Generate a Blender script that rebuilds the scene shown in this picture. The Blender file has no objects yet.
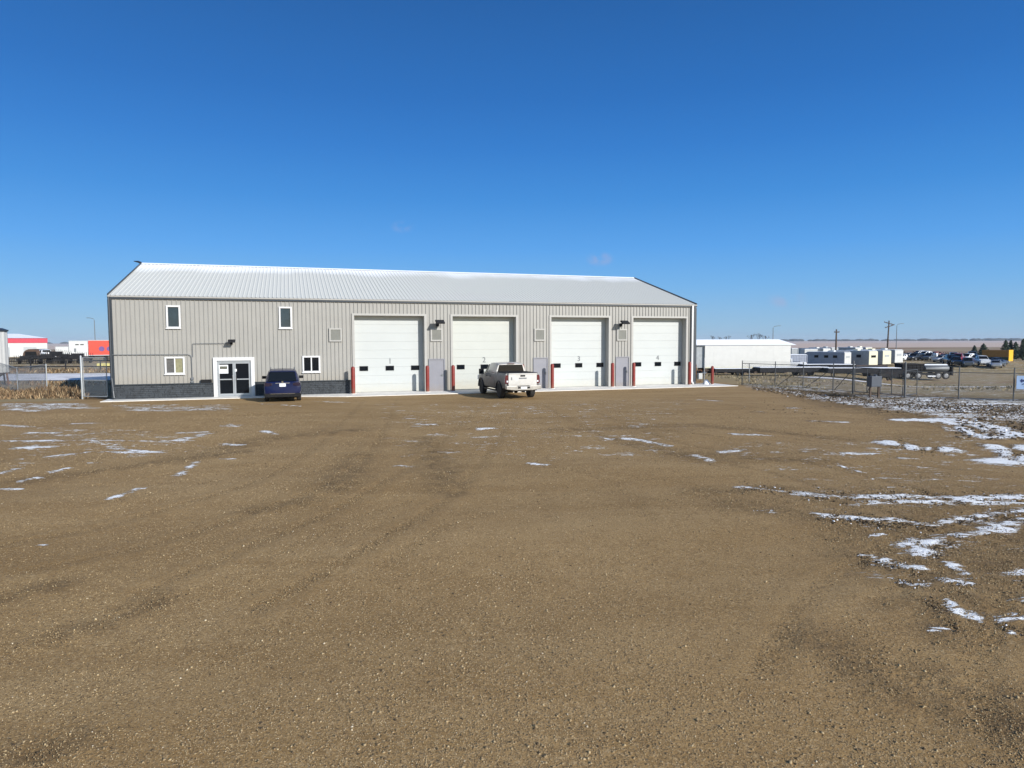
import bpy, bmesh, math, random
import numpy as np
from mathutils import Vector, Matrix
random.seed(7); rng = np.random.default_rng(7)
R = math.radians
scene = bpy.context.scene
COL = scene.collection

# ------------------------------------------------------------------ camera
CAM_H, CAM_F, PITCH, ROLL = 3.1084, 674.89, 0.0629, -0.00335
fw = Vector((0, math.cos(PITCH), -math.sin(PITCH)))
r0 = Vector((1, 0, 0)); u0 = Vector((0, math.sin(PITCH), math.cos(PITCH)))
cr = math.cos(ROLL)*r0 + math.sin(ROLL)*u0
cu = -math.sin(ROLL)*r0 + math.cos(ROLL)*u0
camd = bpy.data.cameras.new('camera'); cam = bpy.data.objects.new('camera', camd); COL.objects.link(cam)
camd.sensor_width = 36; camd.lens = CAM_F*36/1024
camd.clip_start = .1; camd.clip_end = 20000
M3 = Matrix((cr, cu, -fw)).transposed()
cam.matrix_world = Matrix.Translation((0, 0, CAM_H)) @ M3.to_4x4()
scene.camera = cam

# building frame: origin at the front left corner, x along the wall, y into the building
BX, BY, BYAW = -21.716, 36.555, 0.3176
BL, BW, EAVE, RISE = 36.576, 18.288, 5.64, 2.66
ba = Vector((math.cos(BYAW), math.sin(BYAW), 0)); bn = Vector((-math.sin(BYAW), math.cos(BYAW), 0))
def B2W(u, n, z=0): return Vector((BX, BY, 0)) + ba*u + bn*n + Vector((0, 0, z))

# ------------------------------------------------------------------ terrain
def sstep(a, b, x):
    t = np.clip((x-a)/(b-a), 0, 1); return t*t*(3-2*t)
def hgt(x, y):
    x = np.asarray(x, float); y = np.asarray(y, float)
    d = np.maximum(y, 1)
    drop = -1.45*sstep(36, 92, y)*sstep(14, 27, x)
    drop = drop*(1+.95*sstep(.44, .62, x/d)*(1-sstep(104, 150, y)))
    drop = drop*(1-.85*sstep(170, 420, y))
    # low berm of broken dirt along the fence at the right
    mx = x-19-(33-np.clip(y, 27, 50))*.15
    berm = .05*np.exp(-((y-(44-1.5*(x-16)))/2.6)**2)*sstep(14.5, 18, x)*(1-sstep(27, 34, x))
    ditch = -.5*np.exp(-((y-48-.1*x)/4.0)**2)*(1-sstep(-34, -27, x))
    und = .015*np.sin(x*.9+y*.35)+.012*np.sin(y*1.3-x*.4)
    und = und*(1-sstep(22, 30, y))
    return drop+berm+ditch+und
def _ss(a, b, x):
    t = min(1.0, max(0.0, (x-a)/(b-a))); return t*t*(3-2*t)
def h1(x, y):
    d = max(y, 1); drop = -1.45*_ss(36, 92, y)*_ss(14, 27, x)
    drop = drop*(1+.95*_ss(.44, .62, x/d)*(1-_ss(104, 150, y)))*(1-.85*_ss(170, 420, y))
    berm = .05*math.exp(-((y-(44-1.5*(x-16)))/2.6)**2)*_ss(14.5, 18, x)*(1-_ss(27, 34, x))
    ditch = -.5*math.exp(-((y-48-.1*x)/4.0)**2)*(1-_ss(-34, -27, x))
    und = (.015*math.sin(x*.9+y*.35)+.012*math.sin(y*1.3-x*.4))*(1-_ss(22, 30, y))
    return drop+berm+ditch+und
def gp(px, py, dz=0):
    d = fw + cr*((px-512)/CAM_F) - cu*((py-384)/CAM_F)
    t = 4.0; o = Vector((0, 0, CAM_H))
    while t < 6000:
        p = o+d*t
        if p.z-dz <= float(h1(p.x, p.y)): break
        t *= 1.02
    lo, hi = t/1.02, t
    for _ in range(20):
        m = (lo+hi)/2; p = o+d*m
        if p.z-dz <= float(h1(p.x, p.y)): hi = m
        else: lo = m
    p = o+d*hi
    return Vector((p.x, p.y, float(h1(p.x, p.y))))
def at(px, Y):
    """ground point in direction of column px at distance Y"""
    d = fw + cr*((px-512)/CAM_F)
    x = d.x/d.y*Y
    return Vector((x, Y, float(h1(x, Y))))

# ------------------------------------------------------------------ materials
def srgb(r, g, b):
    return tuple(((c/255)/12.92 if c/255 <= .04045 else ((c/255+.055)/1.055)**2.4) for c in (r, g, b))+(1,)
def mat(name, col, rough=.6, metal=0, var=.12, scale=3., bump=0, bscale=40., spec=.5, coat=0, coord='Object', dirt=None):
    m = bpy.data.materials.new(name); m.use_nodes = True
    nt = m.node_tree; N = nt.nodes; L = nt.links
    b = N['Principled BSDF']
    b.inputs['Roughness'].default_value = rough; b.inputs['Metallic'].default_value = metal
    b.inputs['Specular IOR Level'].default_value = spec
    if coat: b.inputs['Coat Weight'].default_value = coat; b.inputs['Coat Roughness'].default_value = .06
    tc = N.new('ShaderNodeTexCoord')
    no = N.new('ShaderNodeTexNoise'); no.inputs['Scale'].default_value = scale; no.inputs['Detail'].default_value = 6
    no.inputs['Roughness'].default_value = .65
    L.new(tc.outputs[coord], no.inputs['Vector'])
    mr = N.new('ShaderNodeMapRange'); mr.inputs['From Min'].default_value = .3; mr.inputs['From Max'].default_value = .7
    mr.inputs['To Min'].default_value = 1-var; mr.inputs['To Max'].default_value = 1+var
    L.new(no.outputs['Fac'], mr.inputs['Value'])
    hs = N.new('ShaderNodeHueSaturation'); hs.inputs['Color'].default_value = tuple(col[:3])+(1,)
    L.new(mr.outputs['Result'], hs.inputs['Value'])
    out = hs.outputs['Color']
    if dirt:
        dcol, lo, hi, amt = dirt
        ge = N.new('ShaderNodeSeparateXYZ'); L.new(tc.outputs['Object'], ge.inputs[0])
        m2 = N.new('ShaderNodeMapRange'); m2.inputs['From Min'].default_value = lo; m2.inputs['From Max'].default_value = hi
        m2.inputs['To Min'].default_value = amt; m2.inputs['To Max'].default_value = 0
        ad = N.new('ShaderNodeMath'); ad.operation = 'MULTIPLY_ADD'; ad.inputs[1].default_value = (hi-lo)*.9
        ad.inputs[2].default_value = -(hi-lo)*.45
        n2 = N.new('ShaderNodeTexNoise'); n2.inputs['Scale'].default_value = 4; n2.inputs['Detail'].default_value = 8
        L.new(tc.outputs['Object'], n2.inputs['Vector']); L.new(n2.outputs['Fac'], ad.inputs[0])
        a3 = N.new('ShaderNodeMath'); L.new(ge.outputs['Z'], a3.inputs[0]); L.new(ad.outputs[0], a3.inputs[1])
        L.new(a3.outputs[0], m2.inputs['Value'])
        mx = N.new('ShaderNodeMix'); mx.data_type = 'RGBA'
        L.new(m2.outputs['Result'], mx.inputs[0]); L.new(out, mx.inputs[6]); mx.inputs[7].default_value = dcol
        out = mx.outputs[2]
    L.new(out, b.inputs['Base Color'])
    if bump:
        n3 = N.new('ShaderNodeTexNoise'); n3.inputs['Scale'].default_value = bscale; n3.inputs['Detail'].default_value = 4
        L.new(tc.outputs[coord], n3.inputs['Vector'])
        bp = N.new('ShaderNodeBump'); bp.inputs['Distance'].default_value = bump
        L.new(n3.outputs['Fac'], bp.inputs['Height']); L.new(bp.outputs['Normal'], b.inputs['Normal'])
    return m
DIRT = srgb(120, 100, 75)
MT = {}
def defm(k, *a, **kw): MT[k] = mat(k, *a, **kw); return MT[k]
defm('siding', (.305, .296, .272, 1), .45, var=.05, scale=.8, dirt=(srgb(150, 135, 110), .7, 1.6, .25))
defm('siding_trim', (.37, .36, .335, 1), .5, var=.04)
defm('dark_trim', (.030, .038, .048, 1), .4, var=.15)
defm('stone', (.040, .046, .052, 1), .8, var=.45, scale=5, bump=.02, bscale=18)
defm('white_trim', (.64, .64, .64, 1), .45, var=.03, dirt=(srgb(150, 140, 120), 0, .35, .4))
defm('door_white', (.455, .475, .462, 1), .5, var=.03, scale=.7, dirt=(srgb(170, 160, 135), 0, .7, .35))
defm('door_cream', (.455, .468, .43, 1), .5, var=.03, scale=.7, dirt=(srgb(170, 155, 125), 0, .8, .45))
defm('grey_door', (.22, .22, .245, 1), .45, var=.05, dirt=(srgb(130, 115, 95), 0, .5, .4))
defm('glass', (.006, .008, .011, 1), .06, var=.1, spec=.2)
defm('window_glass', (.02, .035, .05, 1), .05, var=.3, scale=1.5, spec=.5)
defm('glass_blind', (.10, .10, .10, 1), .12, var=.25, scale=8)
defm('glass_yellow', (.24, .23, .14, 1), .12, var=.25, scale=8)
defm('aluminium', (.45, .47, .49, 1), .35, metal=.6, var=.06)
defm('louvre_slat', (.20, .20, .175, 1), .6, var=.1)
defm('black', (.012, .012, .013, 1), .8, var=.3, spec=.2)
defm('black_plastic', (.015, .015, .018, 1), .6, var=.3, dirt=(DIRT, 0, .6, .15))
defm('rubber', (.022, .021, .020, 1), .85, var=.35, scale=9, bump=.01)
defm('number', (.10, .11, .12, 1), .6, var=.2, scale=12)
defm('red_paint', (.20, .020, .012, 1), .45, var=.2, scale=4, dirt=(DIRT, 0, .4, .45))
defm('steel', (.33, .34, .35, 1), .45, metal=.5, var=.2, scale=12)
defm('grey_steel', (.16, .17, .18, 1), .55, metal=.3, var=.2, scale=12)
defm('concrete', (.72, .69, .63, 1), .85, var=.14, scale=1.6, bump=.004)
defm('navy', (.001, .006, .045, 1), .35, var=.1, spec=.3, coat=.3, dirt=(DIRT, .2, .6, .08))
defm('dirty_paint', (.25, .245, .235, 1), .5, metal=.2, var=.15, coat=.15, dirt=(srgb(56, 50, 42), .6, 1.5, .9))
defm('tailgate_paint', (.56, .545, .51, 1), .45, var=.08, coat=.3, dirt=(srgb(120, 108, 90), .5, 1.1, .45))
defm('white_paint', (.60, .58, .55, 1), .38, metal=.55, var=.06, coat=.3, dirt=(srgb(85, 78, 68), .5, 1.6, .75))
defm('chrome', (.6, .6, .6, 1), .15, metal=1, var=.05)
defm('chrome_dirty', (.42, .40, .37, 1), .35, metal=.8, var=.2)
defm('tail_dark', (.010, .004, .02, 1), .2, coat=1)
defm('tail_red', (.09, .008, .010, 1), .2, var=.1, coat=1)
defm('plate', (.7, .72, .76, 1), .4, var=.05)
defm('rim', (.28, .28, .29, 1), .4, metal=.7, var=.15)
defm('plain_white', (.52, .525, .51, 1), .5, var=.06, scale=1.5)
defm('building_white', (.62, .615, .585, 1), .5, var=.05, scale=1.2)
defm('fence_steel', (.075, .08, .085, 1), .6, metal=.2, var=.2, scale=12)
defm('cream', (.62, .59, .44, 1), .5, var=.05)
defm('bright_red', (.55, .045, .02, 1), .45, var=.12)
defm('band_red', (.45, .02, .05, 1), .5, var=.08)
defm('violet', (.12, .05, .20, 1), .5, var=.1)
defm('rv_grey', (.34, .36, .37, 1), .5, var=.15)
defm('rv_blue', (.27, .30, .37, 1), .5, var=.15)
defm('snow', (.86, .88, .92, 1), .7, var=.04, bump=.02, bscale=8)
defm('brown', (.10, .06, .04, 1), .8, var=.3)
defm('rust', (.16, .07, .03, 1), .85, var=.35, scale=6)
defm('wood', (.085, .06, .045, 1), .9, var=.3, scale=6)
defm('bark', (.05, .04, .033, 1), .95, var=.3, scale=8)
defm('dark_steel', (.022, .022, .024, 1), .8, var=.4, scale=4, spec=.2)
defm('yellow', (.75, .40, .01, 1), .5, var=.08)
defm('dull_orange', (.28, .13, .02, 1), .6, var=.2)
defm('yellow_block', (.66, .58, .22, 1), .7, var=.1)
defm('spruce', (.035, .055, .032, 1), .9, var=.45, scale=1.5)
defm('far_wood', (.055, .06, .06, 1), .95, var=.4, scale=.02)
defm('cabinet', (.05, .06, .08, 1), .5, var=.1)
defm('sign_blue', (.30, .42, .62, 1), .5, var=.1)
defm('sign_navy', (.015, .03, .12, 1), .5, var=.1)
defm('galv', (.36, .38, .39, 1), .5, metal=.4, var=.1, scale=10)
defm('gas_grey', (.42, .43, .42, 1), .5, var=.1)
defm('poster', (.72, .74, .74, 1), .7, var=.03)
defm('poster_ink', (.10, .10, .07, 1), .7, var=.7, scale=14)

def attr_mat(name, stops, rough=.9, attr='shade', bump=0):
    m = bpy.data.materials.new(name); m.use_nodes = True
    N = m.node_tree.nodes; L = m.node_tree.links; b = N['Principled BSDF']
    b.inputs['Roughness'].default_value = rough; b.inputs['Specular IOR Level'].default_value = .25
    a = N.new('ShaderNodeAttribute'); a.attribute_name = attr
    cr_ = N.new('ShaderNodeValToRGB'); e = cr_.color_ramp.elements
    e[0].position, e[0].color = stops[0]; e[1].position, e[1].color = stops[-1]
    for p, c in stops[1:-1]:
        q = e.new(p); q.color = c
    L.new(a.outputs['Fac'], cr_.inputs[0]); L.new(cr_.outputs[0], b.inputs['Base Color'])
    return m

# ------------------------------------------------------------------ mesh helpers
class MB:
    def __init__(s): s.v = []; s.f = []
    def add(s, vs, fs):
        o = len(s.v); s.v += [tuple(v) for v in vs]; s.f += [tuple(i+o for i in f) for f in fs]
    def box(s, x0, x1, y0, y1, z0, z1, M=None):
        vs = [Vector(p) for p in ((x0,y0,z0),(x1,y0,z0),(x1,y1,z0),(x0,y1,z0),(x0,y0,z1),(x1,y0,z1),(x1,y1,z1),(x0,y1,z1))]
        if M: vs = [M @ v for v in vs]
        s.add(vs, [(0,3,2,1),(4,5,6,7),(0,1,5,4),(1,2,6,5),(2,3,7,6),(3,0,4,7)]); return s
    def prism(s, poly, axis, a, b):
        """poly of 2d points extruded along axis ('x': (y,z), 'y': (x,z), 'z': (x,y))"""
        n = len(poly); vs = []
        for t in (a, b):
            for p, q in poly:
                vs.append({'x': (t, p, q), 'y': (p, t, q), 'z': (p, q, t)}[axis])
        fs = [tuple(range(n))[::-1], tuple(range(n, 2*n))]
        fs += [(i, (i+1) % n, (i+1) % n+n, i+n) for i in range(n)]
        s.add(vs, fs); return s
    def tube(s, pts, r, seg=8, cap=True):
        pts = [Vector(p) for p in pts]; rr = r if isinstance(r, (list, tuple)) else [r]*len(pts)
        rings = []
        for i, p in enumerate(pts):
            d = (pts[min(i+1, len(pts)-1)]-pts[max(i-1, 0)]).normalized()
            up = Vector((0, 0, 1)) if abs(d.z) < .9 else Vector((1, 0, 0))
            a = d.cross(up).normalized(); b = d.cross(a).normalized()
            rings.append([p+(a*math.cos(2*math.pi*k/seg)+b*math.sin(2*math.pi*k/seg))*rr[i] for k in range(seg)])
        vs = [v for r_ in rings for v in r_]; fs = []
        for i in range(len(pts)-1):
            for k in range(seg):
                k2 = (k+1) % seg
                fs.append((i*seg+k, i*seg+k2, (i+1)*seg+k2, (i+1)*seg+k))
        if cap:
            fs.append(tuple(range(seg))[::-1]); fs.append(tuple(range((len(pts)-1)*seg, len(pts)*seg)))
        s.add(vs, fs); return s
    def lathe(s, prof, seg=20, c=(0, 0, 0), axis='z'):
        vs = []; fs = []
        for (r, z) in prof:
            for k in range(seg):
                a = 2*math.pi*k/seg; x, y = r*math.cos(a), r*math.sin(a)
                v = {'z': (x, y, z), 'x': (z, x, y), 'y': (x, z, y)}[axis]
                vs.append((v[0]+c[0], v[1]+c[1], v[2]+c[2]))
        n = len(prof)
        for i in range(n-1):
            for k in range(seg):
                k2 = (k+1) % seg
                fs.append((i*seg+k, i*seg+k2, (i+1)*seg+k2, (i+1)*seg+k))
        fs.append(tuple(range(seg))[::-1]); fs.append(tuple(range((n-1)*seg, n*seg)))
        s.add(vs, fs); return s
    def loft(s, rings, closed=True):
        """rings: lists of points of equal count, ends capped"""
        n = len(rings[0]); vs = [p for r_ in rings for p in r_]; fs = []
        for i in range(len(rings)-1):
            for k in range(n if closed else n-1):
                k2 = (k+1) % n
                fs.append((i*n+k, i*n+k2, (i+1)*n+k2, (i+1)*n+k))
        fs.append(tuple(range(n))[::-1]); fs.append(tuple(range((len(rings)-1)*n, len(rings)*n)))
        s.add(vs, fs); return s
    def quad(s, a, b, c, d): s.add([a, b, c, d], [(0, 1, 2, 3)]); return s
    def mesh(s, name, smooth=None, fix=True):
        me = bpy.data.meshes.new(name); me.from_pydata(s.v, [], s.f); me.update()
        if fix:
            bm = bmesh.new(); bm.from_mesh(me); bmesh.ops.recalc_face_normals(bm, faces=bm.faces); bm.to_mesh(me); bm.free()
        if smooth is not None:
            me.shade_smooth(); me.set_sharp_from_angle(angle=R(smooth))
        return me
    def build(s, name, m, parent=None, smooth=None, fix=True, label=None):
        me = s.mesh(name, smooth, fix)
        o = bpy.data.objects.new(name, me); COL.objects.link(o)
        me.materials.append(MT[m] if isinstance(m, str) else m)
        if parent: o.parent = parent
        if label: o['label'] = label
        return o
def bevel(o, w=.02, seg=2):
    md = o.modifiers.new('bevel', 'BEVEL'); md.width = w; md.segments = seg; md.limit_method = 'ANGLE'; md.angle_limit = R(35)
    return o
def tag(o, label=None, cat=None, group=None, kind=None):
    if label: o['label'] = label
    if cat: o['category'] = cat
    if group: o['group'] = group
    if kind: o['kind'] = kind
    return o
def thing(name, label, cat, loc=(0, 0, 0), rz=0, group=None):
    o = bpy.data.objects.new(name, None); COL.objects.link(o)
    o.location = loc; o.rotation_euler = (0, 0, rz); o.empty_display_size = .3
    return tag(o, label, cat, group)
KIDS = {}
def kids(o): return list(o.children)
def copy_tree(o, parent=None):
    c = o.copy(); COL.objects.link(c); c.parent = parent
    for ch in kids(o): copy_tree(ch, c)
    return c
def dup(o, loc, rz, label, scale=None, swap=None, group=None):
    c = copy_tree(o); c.location = loc; c.rotation_euler = (0, 0, rz)
    if label: c['label'] = label
    if group: c['group'] = group
    if scale: c.scale = scale
    if swap:
        for ch in kids(c):
            k = ch.data.materials[0].name if ch.data and ch.data.materials else None
            if k in swap:
                ch.data = ch.data.copy(); ch.data.materials[0] = MT[swap[k]]
    return c
def bool_cut(o, cutters):
    mb = MB()
    for c in cutters: mb.add(*c)
    co = mb.build('cutter', 'black')
    md = o.modifiers.new('b', 'BOOLEAN'); md.object = co; md.operation = 'DIFFERENCE'; md.solver = 'EXACT'
    dg = bpy.context.evaluated_depsgraph_get(); dg.update()
    me = bpy.data.meshes.new_from_object(o.evaluated_get(dg)); o.modifiers.clear()
    m0 = o.data.materials[0]; old = o.data; o.data = me; me.name = o.name
    if not me.materials: me.materials.append(m0)
    bpy.data.objects.remove(co)
    me.shade_smooth(); me.set_sharp_from_angle(angle=R(32))
def cyl_x(c, r, x0, x1, seg=24):
    m = MB(); m.lathe([(r, x0), (r, x1)], seg, c, 'x'); return (m.v, m.f)
# ================================================================== GROUND
def axis_coords(segs):
    out = []
    for a, b, st in segs: out += list(np.arange(a, b, st))
    return np.array(out+[segs[-1][1]])
xs = axis_coords([(-5000, -1000, 500), (-1000, -200, 80), (-200, -60, 7), (-60, -28, .8), (-28, -12, .22), (-12, 16, .11), (16, 30, .2), (30, 60, .8), (60, 220, 5), (220, 1000, 60), (1000, 5000, 500)])
ys = axis_coords([(-60, 2, 4), (2, 24, .11), (24, 52, .3), (52, 180, 2.5), (180, 460, 20), (460, 1200, 80), (1200, 6000, 500)])
XX, YY = np.meshgrid(xs, ys)
ZZ = hgt(XX, YY)
# stroke fields
def seg_dist(X, Y, p, q):
    px, py = p; qx, qy = q; dx, dy = qx-px, qy-py; l2 = dx*dx+dy*dy+1e-9
    t = np.clip(((X-px)*dx+(Y-py)*dy)/l2, 0, 1)
    return np.hypot(X-(px+t*dx), Y-(py+t*dy))
def strokes(F, lst, amp=1.0):
    for pts, w in lst:
        P = [gp(*p) for p in pts]
        for a, b in zip(P[:-1], P[1:]):
            x0, x1 = min(a.x, b.x)-3*w-1, max(a.x, b.x)+3*w+1
            y0, y1 = min(a.y, b.y)-3*w-1, max(a.y, b.y)+3*w+1
            i0, i1 = np.searchsorted(ys, [y0, y1]); j0, j1 = np.searchsorted(xs, [x0, x1])
            if i1 <= i0 or j1 <= j0: continue
            d = seg_dist(XX[i0:i1, j0:j1], YY[i0:i1, j0:j1], (a.x, a.y), (b.x, b.y))
            F[i0:i1, j0:j1] = np.maximum(F[i0:i1, j0:j1], amp*np.exp(-(d/w)**2*.7))
SN = np.zeros_like(XX)
strokes(SN, [
 ([(800,494),(850,497),(905,496),(960,499),(1024,497),(1110,496)], .26), ([(870,501),(940,501),(1024,503)], .12),
 ([(818,514),(860,518),(900,521),(932,525)], .16), ([(945,523),(990,517),(1024,511),(1090,505)], .22), ([(985,528),(1024,521),(1080,516)], .2),
 ([(921,554),(930,545),(948,538),(962,536)], .22), ([(975,533),(1010,530)], .14), ([(900,546),(916,540)], .12), ([(865,556),(890,561)], .09), ([(905,567),(922,568)], .11),
 ([(950,563),(963,571)], .10), ([(900,581),(926,586)], .10), ([(946,581),(972,584)], .10), ([(950,601),(957,612)], .08), ([(968,614),(978,620)], .05), ([(933,628),(947,628)], .06),
 ([(1003,620),(1040,617)], .07), ([(1015,600),(1040,596)], .07), ([(1004,632),(1012,633)], .04), ([(868,537),(884,534)], .05),
], 1.0)
strokes(SN, [
 ([(890,442),(900,445),(925,449),(944,449)], .42), ([(995,446),(1012,449),(1030,447)], .4), ([(1000,462),(1020,460),(1060,455)], .5), ([(1010,452),(1016,458)], .3),
 ([(955,427),(968,432),(990,437),(1010,434)], .45), ([(940,421),(985,427),(1024,436),(1080,440)], .55), ([(900,420),(950,419),(1000,428)], .4),
], 1.4)
strokes(SN, [
 ([(845,453),(876,454)], .17), ([(806,452),(822,452)], .16), ([(742,487),(782,491)], .13), ([(812,421),(842,422)], .28), ([(735,434),(765,435)], .2), ([(722,452),(745,450)], .18),
 ([(754,412),(764,412)], .2), ([(790,408),(800,408)], .2), ([(756,510),(772,511)], .07), ([(840,466),(860,472)], .08), ([(900,458),(915,458)], .12), ([(695,455),(712,460)], .16),
 ([(625,438),(640,440),(670,446)], .2), ([(600,437),(610,439)], .14),
], .82)
strokes(SN, [
 ([(0,441),(60,441),(90,440)], .2), ([(90,441),(190,441)], .14), ([(180,440),(194,437),(206,434)], .3), ([(180,433),(206,432)], .2), ([(55,456),(92,452),(150,452)], .18), ([(110,448),(165,453)], .15),
 ([(15,448),(52,447)], .22), ([(20,481),(40,477)], .13), ([(0,473),(15,469)], .18), ([(0,489),(20,489)], .1), ([(52,472),(68,468)], .12), ([(110,499),(124,494),(141,488)], .1), ([(178,476),(197,462)], .13),
 ([(90,463),(100,463)], .12), ([(226,444),(240,445)], .2), ([(218,459),(236,459)], .1), ([(40,545),(46,546)], .05), ([(0,425),(40,428)], .2), ([(30,433),(60,433)], .25), ([(70,424),(100,423)], .2),
 ([(312,401.5),(346,402.5)], .2), ([(260,404),(300,406)], .12), ([(418,424),(440,425)], .17), ([(405,418),(412,419)], .2), ([(478,429),(492,428)], .22), ([(398,466),(420,467)], .09), ([(530,463),(548,465)], .1), ([(535,413),(552,412)], .15),
 ([(263,431),(275,434)], .15), ([(225,425),(235,426)], .2), ([(700,400),(720,401)], .2), ([(676,404),(688,404)], .15), ([(560,436),(580,436)], .1),
], .80)
CUT = np.zeros_like(XX)   # wheel ruts cut through the snow
strokes(CUT, [([(897,440),(903,444),(899,450)], .09), ([(914,441),(923,445),(921,451)], .09), ([(927,442),(935,446),(934,451)], .09), ([(938,422),(952,427),(960,433)], .15), ([(955,422),(972,427),(980,434)], .15), ([(975,423),(990,428),(998,436)], .15),
 ([(1006,446),(1018,452),(1012,460)], .13), ([(845,497),(880,501),(915,498),(955,501)], .07), ([(930,548),(955,541),(985,536)], .09), ([(960,521),(1000,517),(1040,514)], .06)])
SN = SN*(1-.62*np.clip(CUT, 0, 1))
# speckled zones: low field that only the noise peaks lift over the threshold
def zone(F, poly_px, val, soft=1.2):
    P = [gp(*p) for p in poly_px]; n = len(P)
    x0, x1 = min(p.x for p in P)-3, max(p.x for p in P)+3; y0, y1 = min(p.y for p in P)-3, max(p.y for p in P)+3
    i0, i1 = np.searchsorted(ys, [y0, y1]); j0, j1 = np.searchsorted(xs, [x0, x1])
    X, Y = XX[i0:i1, j0:j1], YY[i0:i1, j0:j1]
    ins = np.zeros(X.shape, bool); d = np.full(X.shape, 1e9)
    for i in range(n):
        a, b = P[i], P[(i+1) % n]
        c = ((a.y > Y) != (b.y > Y)) & (X < (b.x-a.x)*(Y-a.y)/((b.y-a.y) or 1e-9)+a.x)
        ins ^= c; d = np.minimum(d, seg_dist(X, Y, (a.x, a.y), (b.x, b.y)))
    v = np.where(ins, 1, -1)*d
    F[i0:i1, j0:j1] = np.maximum(F[i0:i1, j0:j1], val*sstep(-soft, soft, v))
zone(SN, [(745,385.5),(850,398),(1100,404),(1100,424),(960,420),(830,402)], .70, .8)
zone(SN, [(955,405),(1100,405),(1100,450),(1040,448),(960,424)], .47, 1)
zone(SN, [(105,404),(240,405),(235,411),(120,412)], .52, .6)
zone(SN, [(0,403),(85,403),(100,408),(30,412),(0,412)], .60, .6)
zone(SN, [(0,425),(200,430),(210,455),(60,460),(0,475)], .33, 1)
zone(SN, [(985,560),(1100,555),(1100,600),(1000,592)], .56, .5)
zone(SN, [(855,553),(885,555),(905,568),(870,564)], .6, .3)
zone(SN, [(360,403),(700,397),(720,470),(380,460)], .24, 2)
zone(SN, [(700,440),(1024,425),(1100,640),(860,600),(800,500)], .28, 2)
zone(SN, [(850,394),(1100,401),(1100,405),(850,400)], .62, .7)
zone(SN, [(740,383),(850,388),(850,394),(745,387)], .55, .7)
# world-space zones outside the yard
SN = np.maximum(SN, .40*sstep(15, 22, XX)*sstep(33, 40, YY)*(1-sstep(70, 84, YY)))
SN = np.maximum(SN, .33*(1-sstep(-34, -28, XX))*sstep(46, 52, YY))
SN = np.maximum(SN, .30*sstep(60, 90, YY)*(1-sstep(200, 300, YY)))
DK = np.zeros_like(XX)   # damp and churned soil, plus shade painted at the left man gate
strokes(DK, [
 ([(338,488),(352,466),(362,455)], .5), ([(430,450),(440,470),(452,492)], .45), ([(425,438),(432,452)], .3), ([(45,640),(110,622),(160,600)], .22), ([(0,762),(60,750)], .25),
 ([(700,492),(780,489)], .35), ([(740,505),(860,522)], .45), ([(860,520),(960,545),(1024,560)], .4), ([(860,560),(940,575)], .4), ([(930,600),(960,640)], .25), ([(985,600),(975,640)], .14),
 ([(700,455),(830,462)], .5), ([(620,440),(720,462)], .5), ([(0,485),(120,468),(240,452)], .4), ([(250,512),(310,500)], .3), ([(180,460),(260,440),(360,430)], .5), ([(0,600),(60,585)], .2),
 ([(940,690),(1060,740)], .4), ([(820,640),(900,690),(1000,700)], .3), ([(560,430),(700,425),(850,440)], .4), ([(1000,565),(1100,580)], .5)
], .8)
def track(pts, amp, w=.13, gauge=1.75):
    P = [gp(*p) for p in pts]; Q = []
    for k in range(len(P)-1):          # Catmull-Rom through the points
        p0, p1, p2, p3 = P[max(k-1, 0)], P[k], P[k+1], P[min(k+2, len(P)-1)]
        for t in (0, .2, .4, .6, .8): Q.append(.5*((2*p1)+(p2-p0)*t+(2*p0-5*p1+4*p2-p3)*t*t+(3*p1-p0-3*p2+p3)*t**3))
    Q.append(P[-1])
    for sgn in (-1, 1):
        R_ = []
        for k, q in enumerate(Q):
            d = Q[min(k+1, len(Q)-1)]-Q[max(k-1, 0)]; n_ = Vector((-d.y, d.x, 0)).normalized(); R_.append(q+n_*sgn*gauge/2)
        for a, b in zip(R_[:-1], R_[1:]):
            x0, x1 = min(a.x, b.x)-1, max(a.x, b.x)+1; y0, y1 = min(a.y, b.y)-1, max(a.y, b.y)+1
            i0, i1 = np.searchsorted(ys, [y0, y1]); j0, j1 = np.searchsorted(xs, [x0, x1])
            if i1 <= i0 or j1 <= j0: continue
            d = seg_dist(XX[i0:i1, j0:j1], YY[i0:i1, j0:j1], (a.x, a.y), (b.x, b.y))
            RUT[i0:i1, j0:j1] = np.maximum(RUT[i0:i1, j0:j1], amp*np.exp(-(d/w)**2)); 
            BER[i0:i1, j0:j1] = np.maximum(BER[i0:i1, j0:j1], amp*np.exp(-((d-w*1.9)/(w*.8))**2))
RUT = np.zeros_like(XX); BER = np.zeros_like(XX)
for pts, am in (([(60,500),(240,470),(420,455),(560,480),(600,520)], .25), ([(1024,470),(880,455),(700,430),(560,420),(420,430)], .7), ([(1100,560),(960,520),(800,470),(640,440),(560,405)], .7),
                ([(0,560),(180,520),(330,460),(380,400)], .5), ([(330,560),(440,510),(640,470),(900,470)], .2), ([(960,600),(860,545),(700,495),(500,470)], .25), ([(500,405),(470,440),(400,500),(200,600)], .5),
                ([(1100,600),(1010,592),(960,630)], .6), ([(1100,520),(1000,540),(900,600),(870,700)], .4), ([(1024,440),(930,425),(800,410),(700,400)], .8)):
    track(pts, am)
DK = np.maximum(DK, .55*RUT)
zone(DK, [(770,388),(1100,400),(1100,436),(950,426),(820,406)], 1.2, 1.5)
DK = np.maximum(DK, .9*np.clip(SN*1.6-.2, 0, 1)*(XX > 4)*(YY < 36)*(SN > .12))
zone(DK, [(70,399),(116,400),(116,383),(60,383)], 1.4, .4)  # building shadow by the man gate, painted dark into the ground colour
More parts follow.
